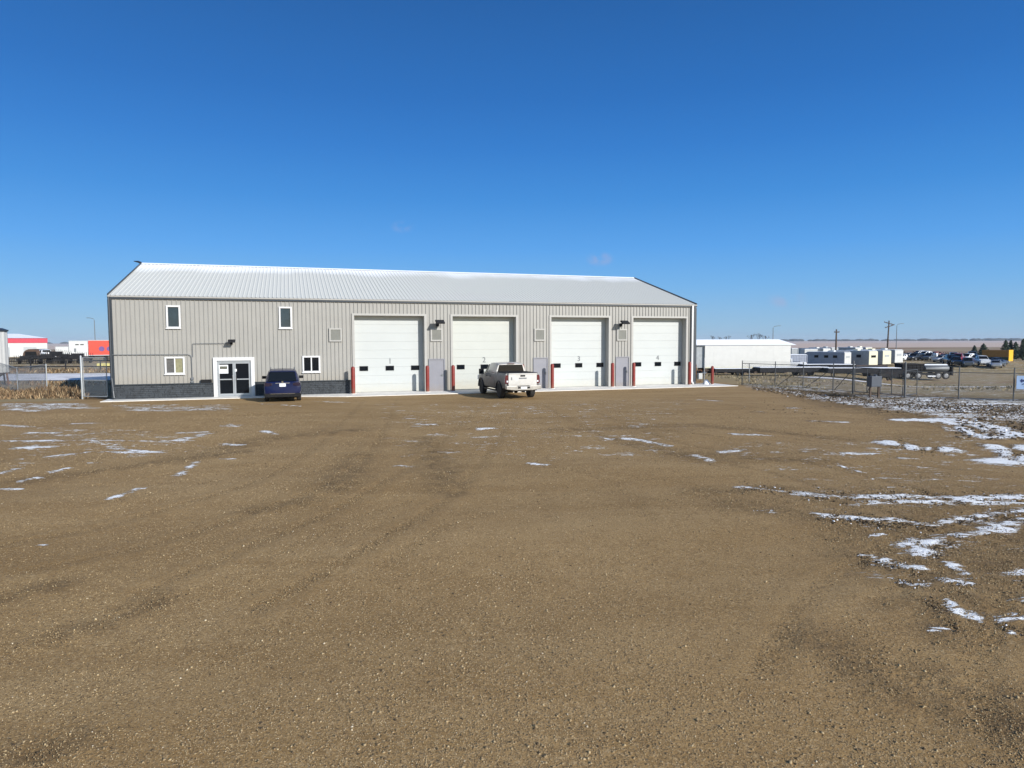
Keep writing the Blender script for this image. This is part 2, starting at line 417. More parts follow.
zone(DK, [(780,490),(1100,485),(1100,640),(960,640),(850,560)], .62, 1.0)
GR = sstep(15.5, 18.5, XX-(44-YY)*.22)*sstep(30, 34, YY)*np.ones_like(XX)        # dull grass beyond the fence
GR = np.maximum(GR, sstep(48, 51, YY-XX*.33)*(XX > -60) * (YY > 44))
GR = np.maximum(GR, (1-sstep(-26, -23, XX+(YY-38)*.5))*sstep(34.5, 37, YY))
GR = np.clip(GR, 0, 1)
nv = XX.size; nx, ny = len(xs), len(ys)
me = bpy.data.meshes.new('ground')
idx = np.arange(nv).reshape(ny, nx)
quads = np.stack([idx[:-1, :-1], idx[:-1, 1:], idx[1:, 1:], idx[1:, :-1]], -1).reshape(-1, 4)
def np_mesh(me, V, F):
    k = F.shape[1]
    me.vertices.add(len(V)); me.vertices.foreach_set('co', V.astype(np.float32).ravel())
    me.loops.add(F.size); me.loops.foreach_set('vertex_index', F.astype(np.int32).ravel())
    me.polygons.add(len(F)); me.polygons.foreach_set('loop_start', np.arange(0, F.size, k, dtype=np.int32))
    me.polygons.foreach_set('loop_total', np.full(len(F), k, dtype=np.int32))
    me.update(calc_edges=True)
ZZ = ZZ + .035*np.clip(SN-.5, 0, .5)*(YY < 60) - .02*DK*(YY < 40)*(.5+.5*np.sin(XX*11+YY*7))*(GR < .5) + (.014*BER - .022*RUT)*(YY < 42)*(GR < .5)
np_mesh(me, np.stack([XX, YY, ZZ], -1).reshape(-1, 3), quads)
for nm, F in (('snow', SN), ('damp_shade', DK), ('grassy', GR)):
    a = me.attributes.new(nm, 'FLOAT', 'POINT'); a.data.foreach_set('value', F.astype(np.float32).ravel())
me.shade_smooth()
ground = bpy.data.objects.new('ground', me); COL.objects.link(ground); tag(ground, kind='structure')

def ground_mat():
    m = bpy.data.materials.new('ground'); m.use_nodes = True
    N = m.node_tree.nodes; L = m.node_tree.links; b = N['Principled BSDF']
    b.inputs['Specular IOR Level'].default_value = .2
    geo = N.new('ShaderNodeNewGeometry')
    def noise(sc, det=6, rough=.6, sx=1, sy=1, dist=0):
        v = geo.outputs['Position']
        if sx != 1 or sy != 1:
            mp = N.new('ShaderNodeMapping'); mp.inputs['Scale'].default_value = (sx, sy, 1); L.new(v, mp.inputs[0]); v = mp.outputs[0]
        n = N.new('ShaderNodeTexNoise'); n.inputs['Scale'].default_value = sc; n.inputs['Detail'].default_value = det
        n.inputs['Roughness'].default_value = rough; n.inputs['Distortion'].default_value = dist
        L.new(v, n.inputs['Vector']); return n.outputs['Fac']
    def mrange(v, a, b_, c=0, d=1, smooth=False):
        n = N.new('ShaderNodeMapRange'); n.inputs[1].default_value = a; n.inputs[2].default_value = b_
        n.inputs[3].default_value = c; n.inputs[4].default_value = d
        if smooth: n.interpolation_type = 'SMOOTHSTEP'
        L.new(v, n.inputs[0]); return n.outputs[0]
    def mth(op, a, b_=None, c=None):
        n = N.new('ShaderNodeMath'); n.operation = op
        for i, v in enumerate((a, b_, c)):
            if v is None: continue
            if isinstance(v, (int, float)): n.inputs[i].default_value = v
            else: L.new(v, n.inputs[i])
        return n.outputs[0]
    def mix(f, a, b_):
        n = N.new('ShaderNodeMix'); n.data_type = 'RGBA'
        if isinstance(f, (int, float)): n.inputs[0].default_value = f
        else: L.new(f, n.inputs[0])
        for i, v in ((6, a), (7, b_)):
            if isinstance(v, tuple): n.inputs[i].default_value = v
            else: L.new(v, n.inputs[i])
        return n.outputs[2]
    def attr(nm):
        a = N.new('ShaderNodeAttribute'); a.attribute_name = nm; return a.outputs['Fac']
    def voro(sc, feat='F1'):
        n = N.new('ShaderNodeTexVoronoi'); n.inputs['Scale'].default_value = sc; n.feature = feat
        L.new(geo.outputs['Position'], n.inputs['Vector']); return n
    snow_a, damp_shade_a, grass_a = attr('snow'), attr('damp_shade'), attr('grassy')
    # gravel
    big = noise(.16, 5, .6, 1, 1); mid = noise(1.1, 7, .7); fine = noise(55, 6, .85); strk = noise(.5, 5, .6, .35, 1.4, .5)
    c = mix(mrange(big, .35, .65), (0.342, 0.209, 0.077, 1), (0.450, 0.291, 0.124, 1))
    c = mix(mrange(mid, .35, .7, 0, .6), c, (0.264, 0.153, 0.054, 1))
    c = mix(mrange(strk, .45, .7, 0, .5), c, (0.509, 0.348, 0.162, 1))
    v1 = voro(75); sep = N.new('ShaderNodeSeparateColor'); L.new(v1.outputs['Color'], sep.inputs[0])
    stonemask = mth('MULTIPLY', mrange(sep.outputs[0], .68, .72), mrange(v1.outputs['Distance'], .5, .25))
    stonec = mix(sep.outputs[1], (0.094, 0.063, 0.033, 1), (0.625, 0.472, 0.283, 1))
    c = mix(mth('MULTIPLY', stonemask, .8), c, stonec)
    v2 = voro(30); sp2 = N.new('ShaderNodeSeparateColor'); L.new(v2.outputs['Color'], sp2.inputs[0])
    sm2 = mth('MULTIPLY', mrange(sp2.outputs[0], .80, .84), mrange(v2.outputs['Distance'], .35, .15))
    c = mix(mth('MULTIPLY', sm2, .7), c, mix(sp2.outputs[1], (0.086, 0.059, 0.033, 1), (0.587, 0.445, 0.272, 1)))
    c = mix(mrange(fine, .40, .54, .62, 0), c, (0.042, 0.033, 0.023, 1))
    fl = mrange(noise(22, 6, .9), .53, .60, 0, .6); c = mix(fl, c, (0.606, 0.435, 0.230, 1)); c = mix(mrange(noise(5, 7, .8), .46, .36, 0, .45), c, (0.195, 0.115, 0.047, 1)); c = mix(mrange(noise(34, 5, .9), .44, .38, 0, .7), c, (0.059, 0.039, 0.020, 1))  # finest dark specks paint the shade in pits between grains
    c0 = c
    damp_shade = mth('MULTIPLY', damp_shade_a, mrange(noise(1.8, 6, .75), .38, .6)); 
    # dull winter grass / stubble beyond the yard
    g1 = noise(.12, 6, .65, 1, 2.5); g2 = noise(2.5, 6, .75)
    g = mix(mrange(g1, .4, .62), (0.301, 0.219, 0.107, 1), (0.228, 0.186, 0.095, 1))
    g = mix(mrange(g2, .4, .7, 0, .6), g, (0.407, 0.302, 0.163, 1))
    g = mix(mrange(noise(.07, 5, .6, .5, 3), .55, .62, 0, .7), g, (.28, .17, .095, 1))
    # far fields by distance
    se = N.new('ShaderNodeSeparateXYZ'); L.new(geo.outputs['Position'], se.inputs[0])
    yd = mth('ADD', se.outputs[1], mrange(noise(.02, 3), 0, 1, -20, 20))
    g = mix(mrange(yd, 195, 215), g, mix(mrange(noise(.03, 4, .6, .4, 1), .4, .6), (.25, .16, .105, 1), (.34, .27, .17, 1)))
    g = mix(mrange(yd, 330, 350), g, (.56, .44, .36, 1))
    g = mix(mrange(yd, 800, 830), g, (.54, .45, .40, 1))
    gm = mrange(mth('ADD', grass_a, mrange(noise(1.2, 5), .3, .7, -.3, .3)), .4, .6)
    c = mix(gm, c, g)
    c = mix(mth('MULTIPLY', damp_shade, .82), c, (.13, .083, .040, 1))
    # snow
    sn = mth('ADD', mth('MULTIPLY', snow_a, .84), mth('ADD', mrange(noise(4.2, 10, .82, .6, 1.3, 1.2), .34, .66, -.55, .55), mrange(noise(1.2, 4, .6, .6, 1.2), .3, .7, -.30, .30)))
    sm = mth('MULTIPLY', mrange(sn, .585, .615), mrange(snow_a, .14, .24)); rim = mth('MULTIPLY', mrange(sn, .36, .56), mrange(snow_a, .25, .5))
    c = mix(mth('MULTIPLY', rim, .6), c, (.105, .066, .032, 1))
    c = mix(sm, c, (.95, .95, .93, 1))
    L.new(c, b.inputs['Base Color'])
    b.inputs['Roughness'].default_value = .92
    # bump
    h = mth('ADD', mth('MULTIPLY', fine, .003), mth('MULTIPLY', stonemask, .006))
    h = mth('ADD', h, mth('MULTIPLY', sm2, .006)); h = mth('ADD', h, mth('MULTIPLY', noise(7, 6, .75), .009))
    h = mth('ADD', h, mth('MULTIPLY', mth('MULTIPLY', damp_shade_a, noise(3.5, 6, .8)), .06)); h = mth('ADD', h, mth('MULTIPLY', sm, .03))
    bp = N.new('ShaderNodeBump'); bp.inputs['Distance'].default_value = 1; bp.inputs['Strength'].default_value = .9
    L.new(h, bp.inputs['Height']); L.new(bp.outputs[0], b.inputs['Normal'])
    return m
me.materials.append(ground_mat())

# loose stones: angular 8-corner lumps in one mesh
def scatter_stones(name, P, size, m, flat=.6, sink=.25):
    n = len(P)
    base = np.array([(-1,-1,-1),(1,-1,-1),(1,1,-1),(-1,1,-1),(-1,-1,1),(1,-1,1),(1,1,1),(-1,1,1)], float)*.5
    V = base[None]*(1+.45*(rng.random((n, 8, 3))-.5)*1.6)
    V[:, 4:, :2] *= .68
    V *= (size[:, None]*np.stack([np.ones(n), .6+.4*rng.random(n), flat*(.6+.7*rng.random(n))], -1))[:, None, :]
    a = rng.random(n)*6.283; ca, sa = np.cos(a)[:, None], np.sin(a)[:, None]
    x = V[:, :, 0]*ca-V[:, :, 1]*sa; y = V[:, :, 0]*sa+V[:, :, 1]*ca
    z = V[:, :, 2]+(x*(rng.random((n, 1))-.5)*.5)
    W = np.stack([x, y, z], -1)+P[:, None, :]; W[:, :, 2] += (size*flat*(.5-sink))[:, None]
    f = np.array([(0,3,2,1),(4,5,6,7),(0,1,5,4),(1,2,6,5),(2,3,7,6),(3,0,4,7)])
    F = (f[None]+np.arange(n)[:, None, None]*8).reshape(-1, 4)
    me = bpy.data.meshes.new(name); np_mesh(me, W.reshape(-1, 3), F)
    at_ = me.attributes.new('shade', 'FLOAT', 'POINT'); at_.data.foreach_set('value', np.repeat(rng.random(n), 8).astype(np.float32))
    me.materials.append(m); o = bpy.data.objects.new(name, me); COL.objects.link(o); return o
def fnoise(x, y, s, seed=0):
    r_ = np.random.default_rng(seed); out = np.zeros_like(x)
    for k in range(6):
        a = r_.random()*6.283; f = s*(.6+r_.random()*1.6); out += np.sin((x*np.cos(a)+y*np.sin(a))*f+r_.random()*6.283)
    return out/6
n = 290000
yy = 4.2*np.exp(rng.random(n)*math.log(30/4.2)); xx = (rng.random(n)*2-1)*(yy*.80+.5)
keep = rng.random(n) < np.clip(.6+.8*fnoise(xx, yy, .8, 3)+.5*fnoise(xx, yy, 3, 5), .2, 1)
bu = (xx-BX)*ba.x+(yy-BY)*ba.y; bnn = (xx-BX)*bn.x+(yy-BY)*bn.y
keep &= bnn < -2.7
xx, yy = xx[keep], yy[keep]
sz = .003+.0055*rng.random(len(xx))**1.5+.015*rng.random(len(xx))**26+.0005*yy
zz = hgt(xx, yy)
MT['stones'] = attr_mat('stones', [(0, (.06, .042, .027, 1)), (.22, (.20, .14, .075, 1)), (.75, (.37, .27, .145, 1)), (.985, (.46, .355, .205, 1)), (1, (.66, .57, .42, 1))])
st = scatter_stones('gravel', np.stack([xx, yy, zz], -1), sz, MT['stones'])
tag(st, 'loose tan gravel stones scattered over the brown yard', 'gravel', kind='stuff')
# clods of broken frozen earth near the fence and round the rutted snow
C = []
for _ in range(9000):
    u_ = random.random(); px = 752+u_*350; c0 = 387+(px-760)*.075; p = gp(px, c0+random.gauss(4.5, 3.6)*(.35+.65*min(1, (px-750)/120)))
    C.append((p.x, p.y, p.z, .02+.075*random.random()**3))
for _ in range(500):
    p = gp(random.uniform(955, 1060), random.uniform(418, 440)); C.append((p.x, p.y, p.z, .03+.09*random.random()**2))
for pts, k, s in (([(800,496),(1024,500)], 700, .045), ([(818,516),(935,527)], 420, .045), ([(940,523),(1040,512)], 260, .04), ([(980,528),(1040,520)], 200, .035), ([(920,554),(965,536)], 220, .03), ([(895,583),(975,583)], 160, .025), ([(860,560),(925,572)], 120, .035), ([(915,545),(945,560)], 80, .035), ([(740,488),(785,491)], 90, .05),
                  ([(890,444),(945,452)], 120, .06), ([(995,448),(1030,462)], 120, .06), ([(100,406),(240,408)], 150, .06), ([(960,425),(1000,437)], 120, .06), ([(740,404),(820,412)], 60, .08), ([(1000,628),(1040,640)], 80, .03), ([(930,600),(960,630)], 60, .03)):
    for _ in range(k):
        t = random.random(); p = gp(pts[0][0]+(pts[1][0]-pts[0][0])*t+random.gauss(0, 3), pts[0][1]+(pts[1][1]-pts[0][1])*t+random.gauss(0, 3.2))
        C.append((p.x, p.y, p.z, s*.62*(.4+random.random())))
C = np.array(C)
MT['clods'] = attr_mat('clods', [(0, (.03, .022, .015, 1)), (.6, (.085, .06, .036, 1)), (.95, (.26, .19, .11, 1)), (.97, (.8, .82, .86, 1)), (1, (.85, .87, .9, 1))])
cl = scatter_stones('earth_clods', C[:, :3], C[:, 3], MT['clods'], .55, .35)
tag(cl, 'dark frozen clods of earth mixed with snow along the yard edge', 'earth clods', kind='stuff')

# roads as sheets that follow the terrain
def sheet(name, pts_l, pts_r, m, dz, n=24):
    mb = MB(); L_, R_ = [], []
    def samp(P, t):
        t *= len(P)-1; i = min(int(t), len(P)-2); return P[i].lerp(P[i+1], t-i)
    for i in range(n+1):
        row = []
        for j in range(7):
            p = samp(pts_l, i/n).lerp(samp(pts_r, i/n), j/6)
            row.append((p.x, p.y, float(h1(p.x, p.y))+dz+.02*math.sin(j/6*math.pi)))
        L_.append(row)
    vs = [v for r_ in L_ for v in r_]; fs = [(i*7+j, i*7+j+1, (i+1)*7+j+1, (i+1)*7+j) for i in range(n) for j in range(6)]
    mb.add(vs, fs); o = mb.build(name, m, smooth=60); return tag(o, kind='structure')
defm('snowy_road', (.72, .70, .69, 1), .85, var=.35, scale=.5, coord='Object')
sheet('road', [Vector((-130, 62, 0)), Vector((-70, 66, 0)), Vector((-26, 69, 0))], [Vector((-130, 50, 0)), Vector((-70, 54, 0)), Vector((-24, 56, 0))], 'snowy_road', .05, 40)
sheet('service_road', [Vector((34, 82, 0)), Vector((60, 82, 0)), Vector((120, 74, 0))], [Vector((34, 76.5, 0)), Vector((60, 76, 0)), Vector((120, 68, 0))], 'snowy_road', .05, 60)

# dry grass
def grass(name, P, h, w, m, label):
    n = len(P); a = rng.random(n)*6.283; lean = (rng.random((n, 2))-.5)*1.1
    d = np.stack([np.cos(a), np.sin(a), np.zeros(n)], -1)*w[:, None]
    top = P+np.concatenate([lean*h[:, None], h[:, None]], 1); mid = P+np.concatenate([lean*h[:, None]*.35, h[:, None]*.55], 1)
    V = np.stack([P-d, P+d, mid+d*.8, mid-d*.8, top+d*.25, top-d*.25], 1).reshape(-1, 3)
    f = np.array([(0,1,2,3),(3,2,4,5)]); F = (f[None]+np.arange(n)[:, None, None]*6).reshape(-1, 4)
    me = bpy.data.meshes.new(name); np_mesh(me, V, F)
    at_ = me.attributes.new('shade', 'FLOAT', 'POINT'); at_.data.foreach_set('value', np.repeat(rng.random(n), 6).astype(np.float32))
    me.materials.append(m); o = bpy.data.objects.new(name, me); COL.objects.link(o)
    return tag(o, label, 'dry grass', kind='stuff')
MT['straw'] = attr_mat('straw', [(0, (.04, .03, .02, 1)), (.35, (.14, .088, .045, 1)), (.75, (.29, .19, .105, 1)), (1, (.45, .34, .20, 1))])
MT['dull_grass'] = attr_mat('dull_grass', [(0, (.12, .10, .06, 1)), (.6, (.27, .22, .13, 1)), (1, (.42, .35, .22, 1))])
n = 42000; x = rng.uniform(-46, -22.6, n); y = rng.uniform(36.0, 48, n)
k = (y > 36.2+(x+36)*.12) & (x < -23.9-(y-38)*.75) & (y > 36.6+.9*fnoise(x, y, 1.4, 4)) & (fnoise(x, y, 1.1, 8)+.2+rng.random(n)*.6 > .3); x, y = x[k], y[k]
hh = (.08+.28*rng.random(len(x))**1.4)*(1+.9*fnoise(x, y, 1.3, 2))*(.7+.5*sstep(36.5, 40, y)); P = np.stack([x, y, hgt(x, y)], -1)
grass('dry_grass', P, hh, .012+.02*rng.random(len(x)), MT['straw'], 'tall straw coloured grass bank beside the fence left of the building')
n = 9000; x = rng.uniform(14.5, 60, n); y = rng.uniform(42, 110, n); k = (fnoise(x, y, .35, 9) > .05) & (x > 14+(60-y)*.2); x, y = x[k], y[k]
P = np.stack([x, y, hgt(x, y)], -1)
grass('low_grass', P, .05+.11*rng.random(len(x)), .03+.03*rng.random(len(x)), MT['dull_grass'], 'short dull grass on the low ground beyond the right fence')
n = 9000; x = rng.uniform(-70, -27, n); y = rng.uniform(50, 80, n); k = (y < 53) | (y > 69); x, y = x[k], y[k]
P = np.stack([x, y, hgt(x, y)], -1)
grass('roadside_grass', P, .08+.22*rng.random(len(x)), .03+.03*rng.random(len(x)), MT['straw'], 'brown grass in the ditches either side of the snowy road')

# concrete apron, stepped 5 cm above the gravel
mb = MB(); mb.prism([(-.3, -1.25), (9.5, -1.3), (12.2, -2.35), (38.4, -2.45), (38.4, .5), (-.3, .5)], 'z', -.1, .035)
o = mb.build('concrete_apron', 'concrete'); o.location = (BX, BY, 0); o.rotation_euler = (0, 0, BYAW); tag(o, kind='structure')

# ================================================================== WORKSHOP
bld = thing('workshop_building', 'long pale grey ribbed steel workshop with four white overhead doors and frosted roof', 'building', (BX, BY, 0), BYAW)
DOORS = [(12.92, 17.15), (18.94, 23.13), (25.58, 29.75), (31.60, 35.78)]; DH = 4.70; INS = .50
MAN = [(17.46, 18.37), (24.38, 25.29), (30.35, 31.26)]; MH = 1.99
openings = [(a, b, -.1, DH) for a, b in DOORS]+[(a, b, -.1, MH) for a, b in MAN]+[(5.28, 7.06, -.1, 2.08)]
WINS = [(2.78, 3.50, 3.90, 5.16, 'tall'), (8.66, 9.38, 3.90, 5.16, 'tall'), (2.62, 3.63, 1.35, 2.32, 'slider'), (9.90, 10.91, 1.33, 2.30, 'slider')]
openings += [(a+.08, b-.08, c+.08, d-.08) for a, b, c, d, _ in WINS]
RIB = .2286
def ribbed(mb, L_, z0, z1f, ops, place, depth=.042):
    prof = []
    n = int(round(L_/RIB))
    for i in range(n):
        u = i*RIB; prof += [(u, 0), (u+.095, 0), (u+.11, -depth), (u+.14, -depth), (u+.155, 0)]
    prof.append((L_, 0))
    us = sorted(set([round(p[0], 4) for p in prof]+[round(x_, 4) for o_ in ops for x_ in o_[:2]]))
    pu = [p[0] for p in prof]; pd = [p[1] for p in prof]
    for a, b in zip(us[:-1], us[1:]):
        if b-a < 1e-4: continue
        m_ = (a+b)/2; da, db = np.interp(a, pu, pd), np.interp(b, pu, pd)
        cuts = sorted([(o_[2], o_[3]) for o_ in ops if o_[0] < m_ < o_[1]]); z = z0; spans = []
        for c0, c1 in cuts:
            if c0 > z: spans.append((z, c0))
            z = max(z, c1)
        za, zb = z1f(a), z1f(b)
        spans.append((z, None))
        for s0, s1 in spans:
            ta, tb = (za, zb) if s1 is None else (s1, s1)
            mb.quad(place(a, da, s0), place(b, db, s0), place(b, db, tb), place(a, da, ta))
mb = MB(); ribbed(mb, BL, 0, lambda u: EAVE, openings, lambda u, d, z: (u, d, z)); mb.build('front_wall', 'siding', bld, fix=False)
gab = lambda u: EAVE+RISE*(1-abs(u-BW/2)/(BW/2))
mb = MB(); ribbed(mb, BW, 0, gab, [], lambda u, d, z: (d, BW-u, z)); mb.build('end_wall', 'siding', bld, fix=False)
mb = MB(); ribbed(mb, BW, 0, gab, [], lambda u, d, z: (BL-d, u, z)); mb.build('end_wall', 'siding', bld, fix=False)
mb = MB(); ribbed(mb, BL, 0, lambda u: EAVE, [], lambda u, d, z: (BL-u, BW-d, z)); mb.build('rear_wall', 'siding', bld, fix=False)

# roof
def roof_mat():
    m = bpy.data.materials.new('frosted_roof'); m.use_nodes = True
    N = m.node_tree.nodes; L = m.node_tree.links; b = N['Principled BSDF']
    tc = N.new('ShaderNodeTexCoord'); se = N.new('ShaderNodeSeparateXYZ'); L.new(tc.outputs['Object'], se.inputs[0])
    no = N.new('ShaderNodeTexNoise'); no.inputs['Scale'].default_value = .35; no.inputs['Detail'].default_value = 6
    mp = N.new('ShaderNodeMapping'); mp.inputs['Scale'].default_value = (1, .25, 1); L.new(tc.outputs['Object'], mp.inputs[0]); L.new(mp.outputs[0], no.inputs['Vector'])
    # snow lies near the ridge (local y = 9.144) and thins towards the eave, frost lies thicker at the left end
    d = N.new('ShaderNodeMath'); d.operation = 'SUBTRACT'; L.new(se.outputs['Y'], d.inputs[0]); d.inputs[1].default_value = BW/2
    ab = N.new('ShaderNodeMath'); ab.operation = 'ABSOLUTE'; L.new(d.outputs[0], ab.inputs[0])
    w = N.new('ShaderNodeMapRange'); w.inputs[1].default_value = .3; w.inputs[2].default_value = .7; w.inputs[3].default_value = -.7; w.inputs[4].default_value = .7; L.new(no.outputs['Fac'], w.inputs[0])
    ad = N.new('ShaderNodeMath'); L.new(ab.outputs[0], ad.inputs[0]); L.new(w.outputs[0], ad.inputs[1])
    xm = N.new('ShaderNodeMapRange'); xm.inputs[1].default_value = 2; xm.inputs[2].default_value = 34; xm.inputs[3].default_value = .5; xm.inputs[4].default_value = 1.2; L.new(se.outputs['X'], xm.inputs[0])
    a2 = N.new('ShaderNodeMath'); L.new(ad.outputs[0], a2.inputs[0]); L.new(xm.outputs[0], a2.inputs[1])
    sm = N.new('ShaderNodeMapRange'); sm.inputs[1].default_value = 1.2; sm.inputs[2].default_value = 3.2; sm.inputs[3].default_value = 1; sm.inputs[4].default_value = 0; L.new(a2.outputs[0], sm.inputs[0])
    fr = N.new('ShaderNodeMapRange'); fr.inputs[1].default_value = 0; fr.inputs[2].default_value = 30; fr.inputs[3].default_value = .7; fr.inputs[4].default_value = .12; L.new(se.outputs['X'], fr.inputs[0])
    n2 = N.new('ShaderNodeTexNoise'); n2.inputs['Scale'].default_value = 1.2; n2.inputs['Detail'].default_value = 8; L.new(mp.outputs[0], n2.inputs['Vector'])
    f2 = N.new('ShaderNodeMath'); f2.operation = 'MULTIPLY_ADD'; L.new(n2.outputs['Fac'], f2.inputs[0]); f2.inputs[1].default_value = .5; f2.inputs[2].default_value = -.25
    f3 = N.new('ShaderNodeMath'); f3.use_clamp = True; L.new(fr.outputs[0], f3.inputs[0]); L.new(f2.outputs[0], f3.inputs[1])
    mx = N.new('ShaderNodeMix'); mx.data_type = 'RGBA'; L.new(f3.outputs[0], mx.inputs[0]); mx.inputs[6].default_value = (.60, .60, .545, 1); mx.inputs[7].default_value = (.61, .61, .56, 1)
    m2 = N.new('ShaderNodeMix'); m2.data_type = 'RGBA'; L.new(sm.outputs[0], m2.inputs[0]); L.new(mx.outputs[2], m2.inputs[6]); m2.inputs[7].default_value = (.9, .91, .90, 1)
    L.new(m2.outputs[2], b.inputs['Base Color']); b.inputs['Roughness'].default_value = .6; b.inputs['Metallic'].default_value = .0
    return m
MT['frosted_roof'] = roof_mat()
rf = MB(); ov = .06; OVX = .0
sl = RISE/(BW/2)
def roof_prof():
    pts = []; u = -OVX
    n_ = int((BL+2*OVX)/RIB)
    for i in range(n_):
        u = -OVX+i*(BL+2*OVX)/n_; pts += [(u, 0), (u+.08, 0), (u+.105, .022), (u+.14, .022), (u+.165, 0)]
    pts.append((BL+OVX, 0)); return pts
rp = roof_prof()
for side in (0, 1):
    ye, yr = (-ov, BW/2) if side == 0 else (BW+ov, BW/2)
    ze = EAVE+.04-ov*sl; zr = EAVE+.04+RISE
    for (ua, da), (ub, db) in zip(rp[:-1], rp[1:]):
        rf.quad((ua, ye, ze+da), (ub, ye, ze+db), (ub, yr, zr+db), (ua, yr, zr+da))
    rf.quad((-OVX, ye, ze-.03), (BL+OVX, ye, ze-.03), (BL+OVX, yr, zr-.03), (-OVX, yr, zr-.03))
roof = rf.build('roof', 'frosted_roof', bld, fix=False)
mb = MB(); mb.prism([(BW/2-.22, EAVE+.085+RISE-.22*sl), (BW/2, EAVE+.115+RISE), (BW/2+.22, EAVE+.085+RISE-.22*sl), (BW/2, EAVE+.095+RISE)], 'x', -OVX+.02, BL+OVX-.02)
mb.build('ridge_cap', 'snow', roof)
for x0, x1 in ((-.04, -.002), (BL+.002, BL+.04)):
    mb = MB()
    for s in (0, 1):
        y0 = -ov-.02 if s == 0 else BW+ov+.02
        z0 = EAVE+.04-(ov+.02)*sl; z1 = EAVE+.04+RISE
        mb.prism([(y0, z0-.14), (y0, z0+.09), (BW/2, z1+.09), (BW/2, z1-.14)], 'x', x0, x1)
    mb.build('rake_trim', 'dark_trim', roof)
# bent flashing standing up at the left ridge end
mb = MB(); mb.tube([(-.02, BW/2, EAVE+RISE+.0), (-.05, BW/2+.05, EAVE+RISE+.10), (-.25, BW/2+.3, EAVE+RISE+.20), (-.55, BW/2+.6, EAVE+RISE+.26)], [.07, .08, .07, .03], 6)
mb.build('bent_flashing', 'dark_trim', roof)
# gutter, dark eave trim, corner trims, downspouts
mb = MB(); mb.prism([(-.062, EAVE+.012), (-.135, EAVE+.012), (-.135, EAVE-.045), (-.11, EAVE-.07), (-.062, EAVE-.07)], 'x', -.02, BL+.02)
gut = mb.build('gutter', 'siding_trim', bld)
mb = MB(); mb.box(-.02, BL+.02, -.10, -.064, EAVE-.16, EAVE-.072); mb.box(-.02, BL+.02, -.064, -.002, EAVE-.10, EAVE-.074); mb.build('eave_trim', 'dark_trim', bld)
for a, b in ((-.01, .16), (BL-.20, BL+.02)):
    z0 = .84 if a < 1 else 0
    mb = MB(); mb.box(a, b, -.062, -.002, z0, EAVE-.2); mb.box(a-.05 if a < 1 else b, a if a < 1 else b+.04, -.002, .2, z0, EAVE-.2)
    mb.build('corner_trim', 'dark_trim', bld)
mb = MB(); mb.box(36.17, 36.29, -.17, -.07, .22, EAVE-.06)
mb.box(36.17, 36.29, -.17, -.07, 0, .36, Matrix.Translation((.0, -.02, .02)) @ Matrix.Translation((36.23, -.12, .2)) @ Matrix.Rotation(R(-35), 4, 'Y') @ Matrix.Translation((-36.23, .12, -.2)))
mb.build('downspout', 'white_trim', gut)
mb = MB(); mb.tube([(.03, -.12, EAVE-.05), (.03, -.12, 1.2), (.06, -.14, .9), (.09, -.17, .5), (.13, -.22, .12)], .055, 8)
mb.build('downspout', 'dark_trim', gut)

# stone wainscot
for a, b in ((0.02, 5.06), (7.30, 12.78)):
    mb = MB(); mb.box(a, b, -.04, .02, 0, .80)
    z = .02; row = 0
    while z < .78:
        hrow = min(.105, .79-z); u = a-(row % 2)*.17
        while u < b:
            wd = random.uniform(.22, .55); u0_, u1_ = max(u, a), min(u+wd-.012, b)
            if u1_-u0_ > .03: mb.box(u0_, u1_, -.10-random.random()*.045, -.04, z, z+hrow-.012)
            u += wd
        z += hrow; row += 1
    w_ = mb.build('stone_wainscot', 'stone', bld)
    mb = MB(); mb.box(a-.02, b+.01, -.17, -.002, .80, .845); mb.build('ledge', 'dark_trim', w_)

# windows
for i, (a, b, c, d, kind) in enumerate(WINS):
    fr_ = MB(); t = .09
    fr_.box(a, b, -.085, .02, c, c+t); fr_.box(a, b, -.085, .02, d-t, d)
    fr_.box(a, a+t, -.083, .018, c+t, d-t); fr_.box(b-t, b, -.083, .018, c+t, d-t)
    if kind == 'slider': fr_.box((a+b)/2-.035, (a+b)/2+.035, -.06, .018, c+t, d-t)
    w_ = fr_.build('window', 'white_trim', bld); bevel(w_, .008, 1)
    mb = MB(); mb.box(a-.03, b+.03, -.12, -.086, c-.03, c+.015); mb.build('sill', 'white_trim', w_)
    if kind == 'tall':
        mb = MB(); mb.box(a+t, b-t, .0, .01, c+t, d-t); mb.build('pane', 'window_glass', w_)
    else:
        m1, m2_ = ('glass_blind', 'glass_yellow') if i == 2 else ('glass', 'glass')
        mb = MB(); mb.box(a+t, (a+b)/2-.035, .0, .01, c+t, d-t); mb.build('pane', m1, w_)
        mb = MB(); mb.box((a+b)/2+.035, b-t, -.012, -.002, c+t, d-t); mb.build('pane', m2_, w_, label='pane with a pale yellow blind' if i == 2 else None)

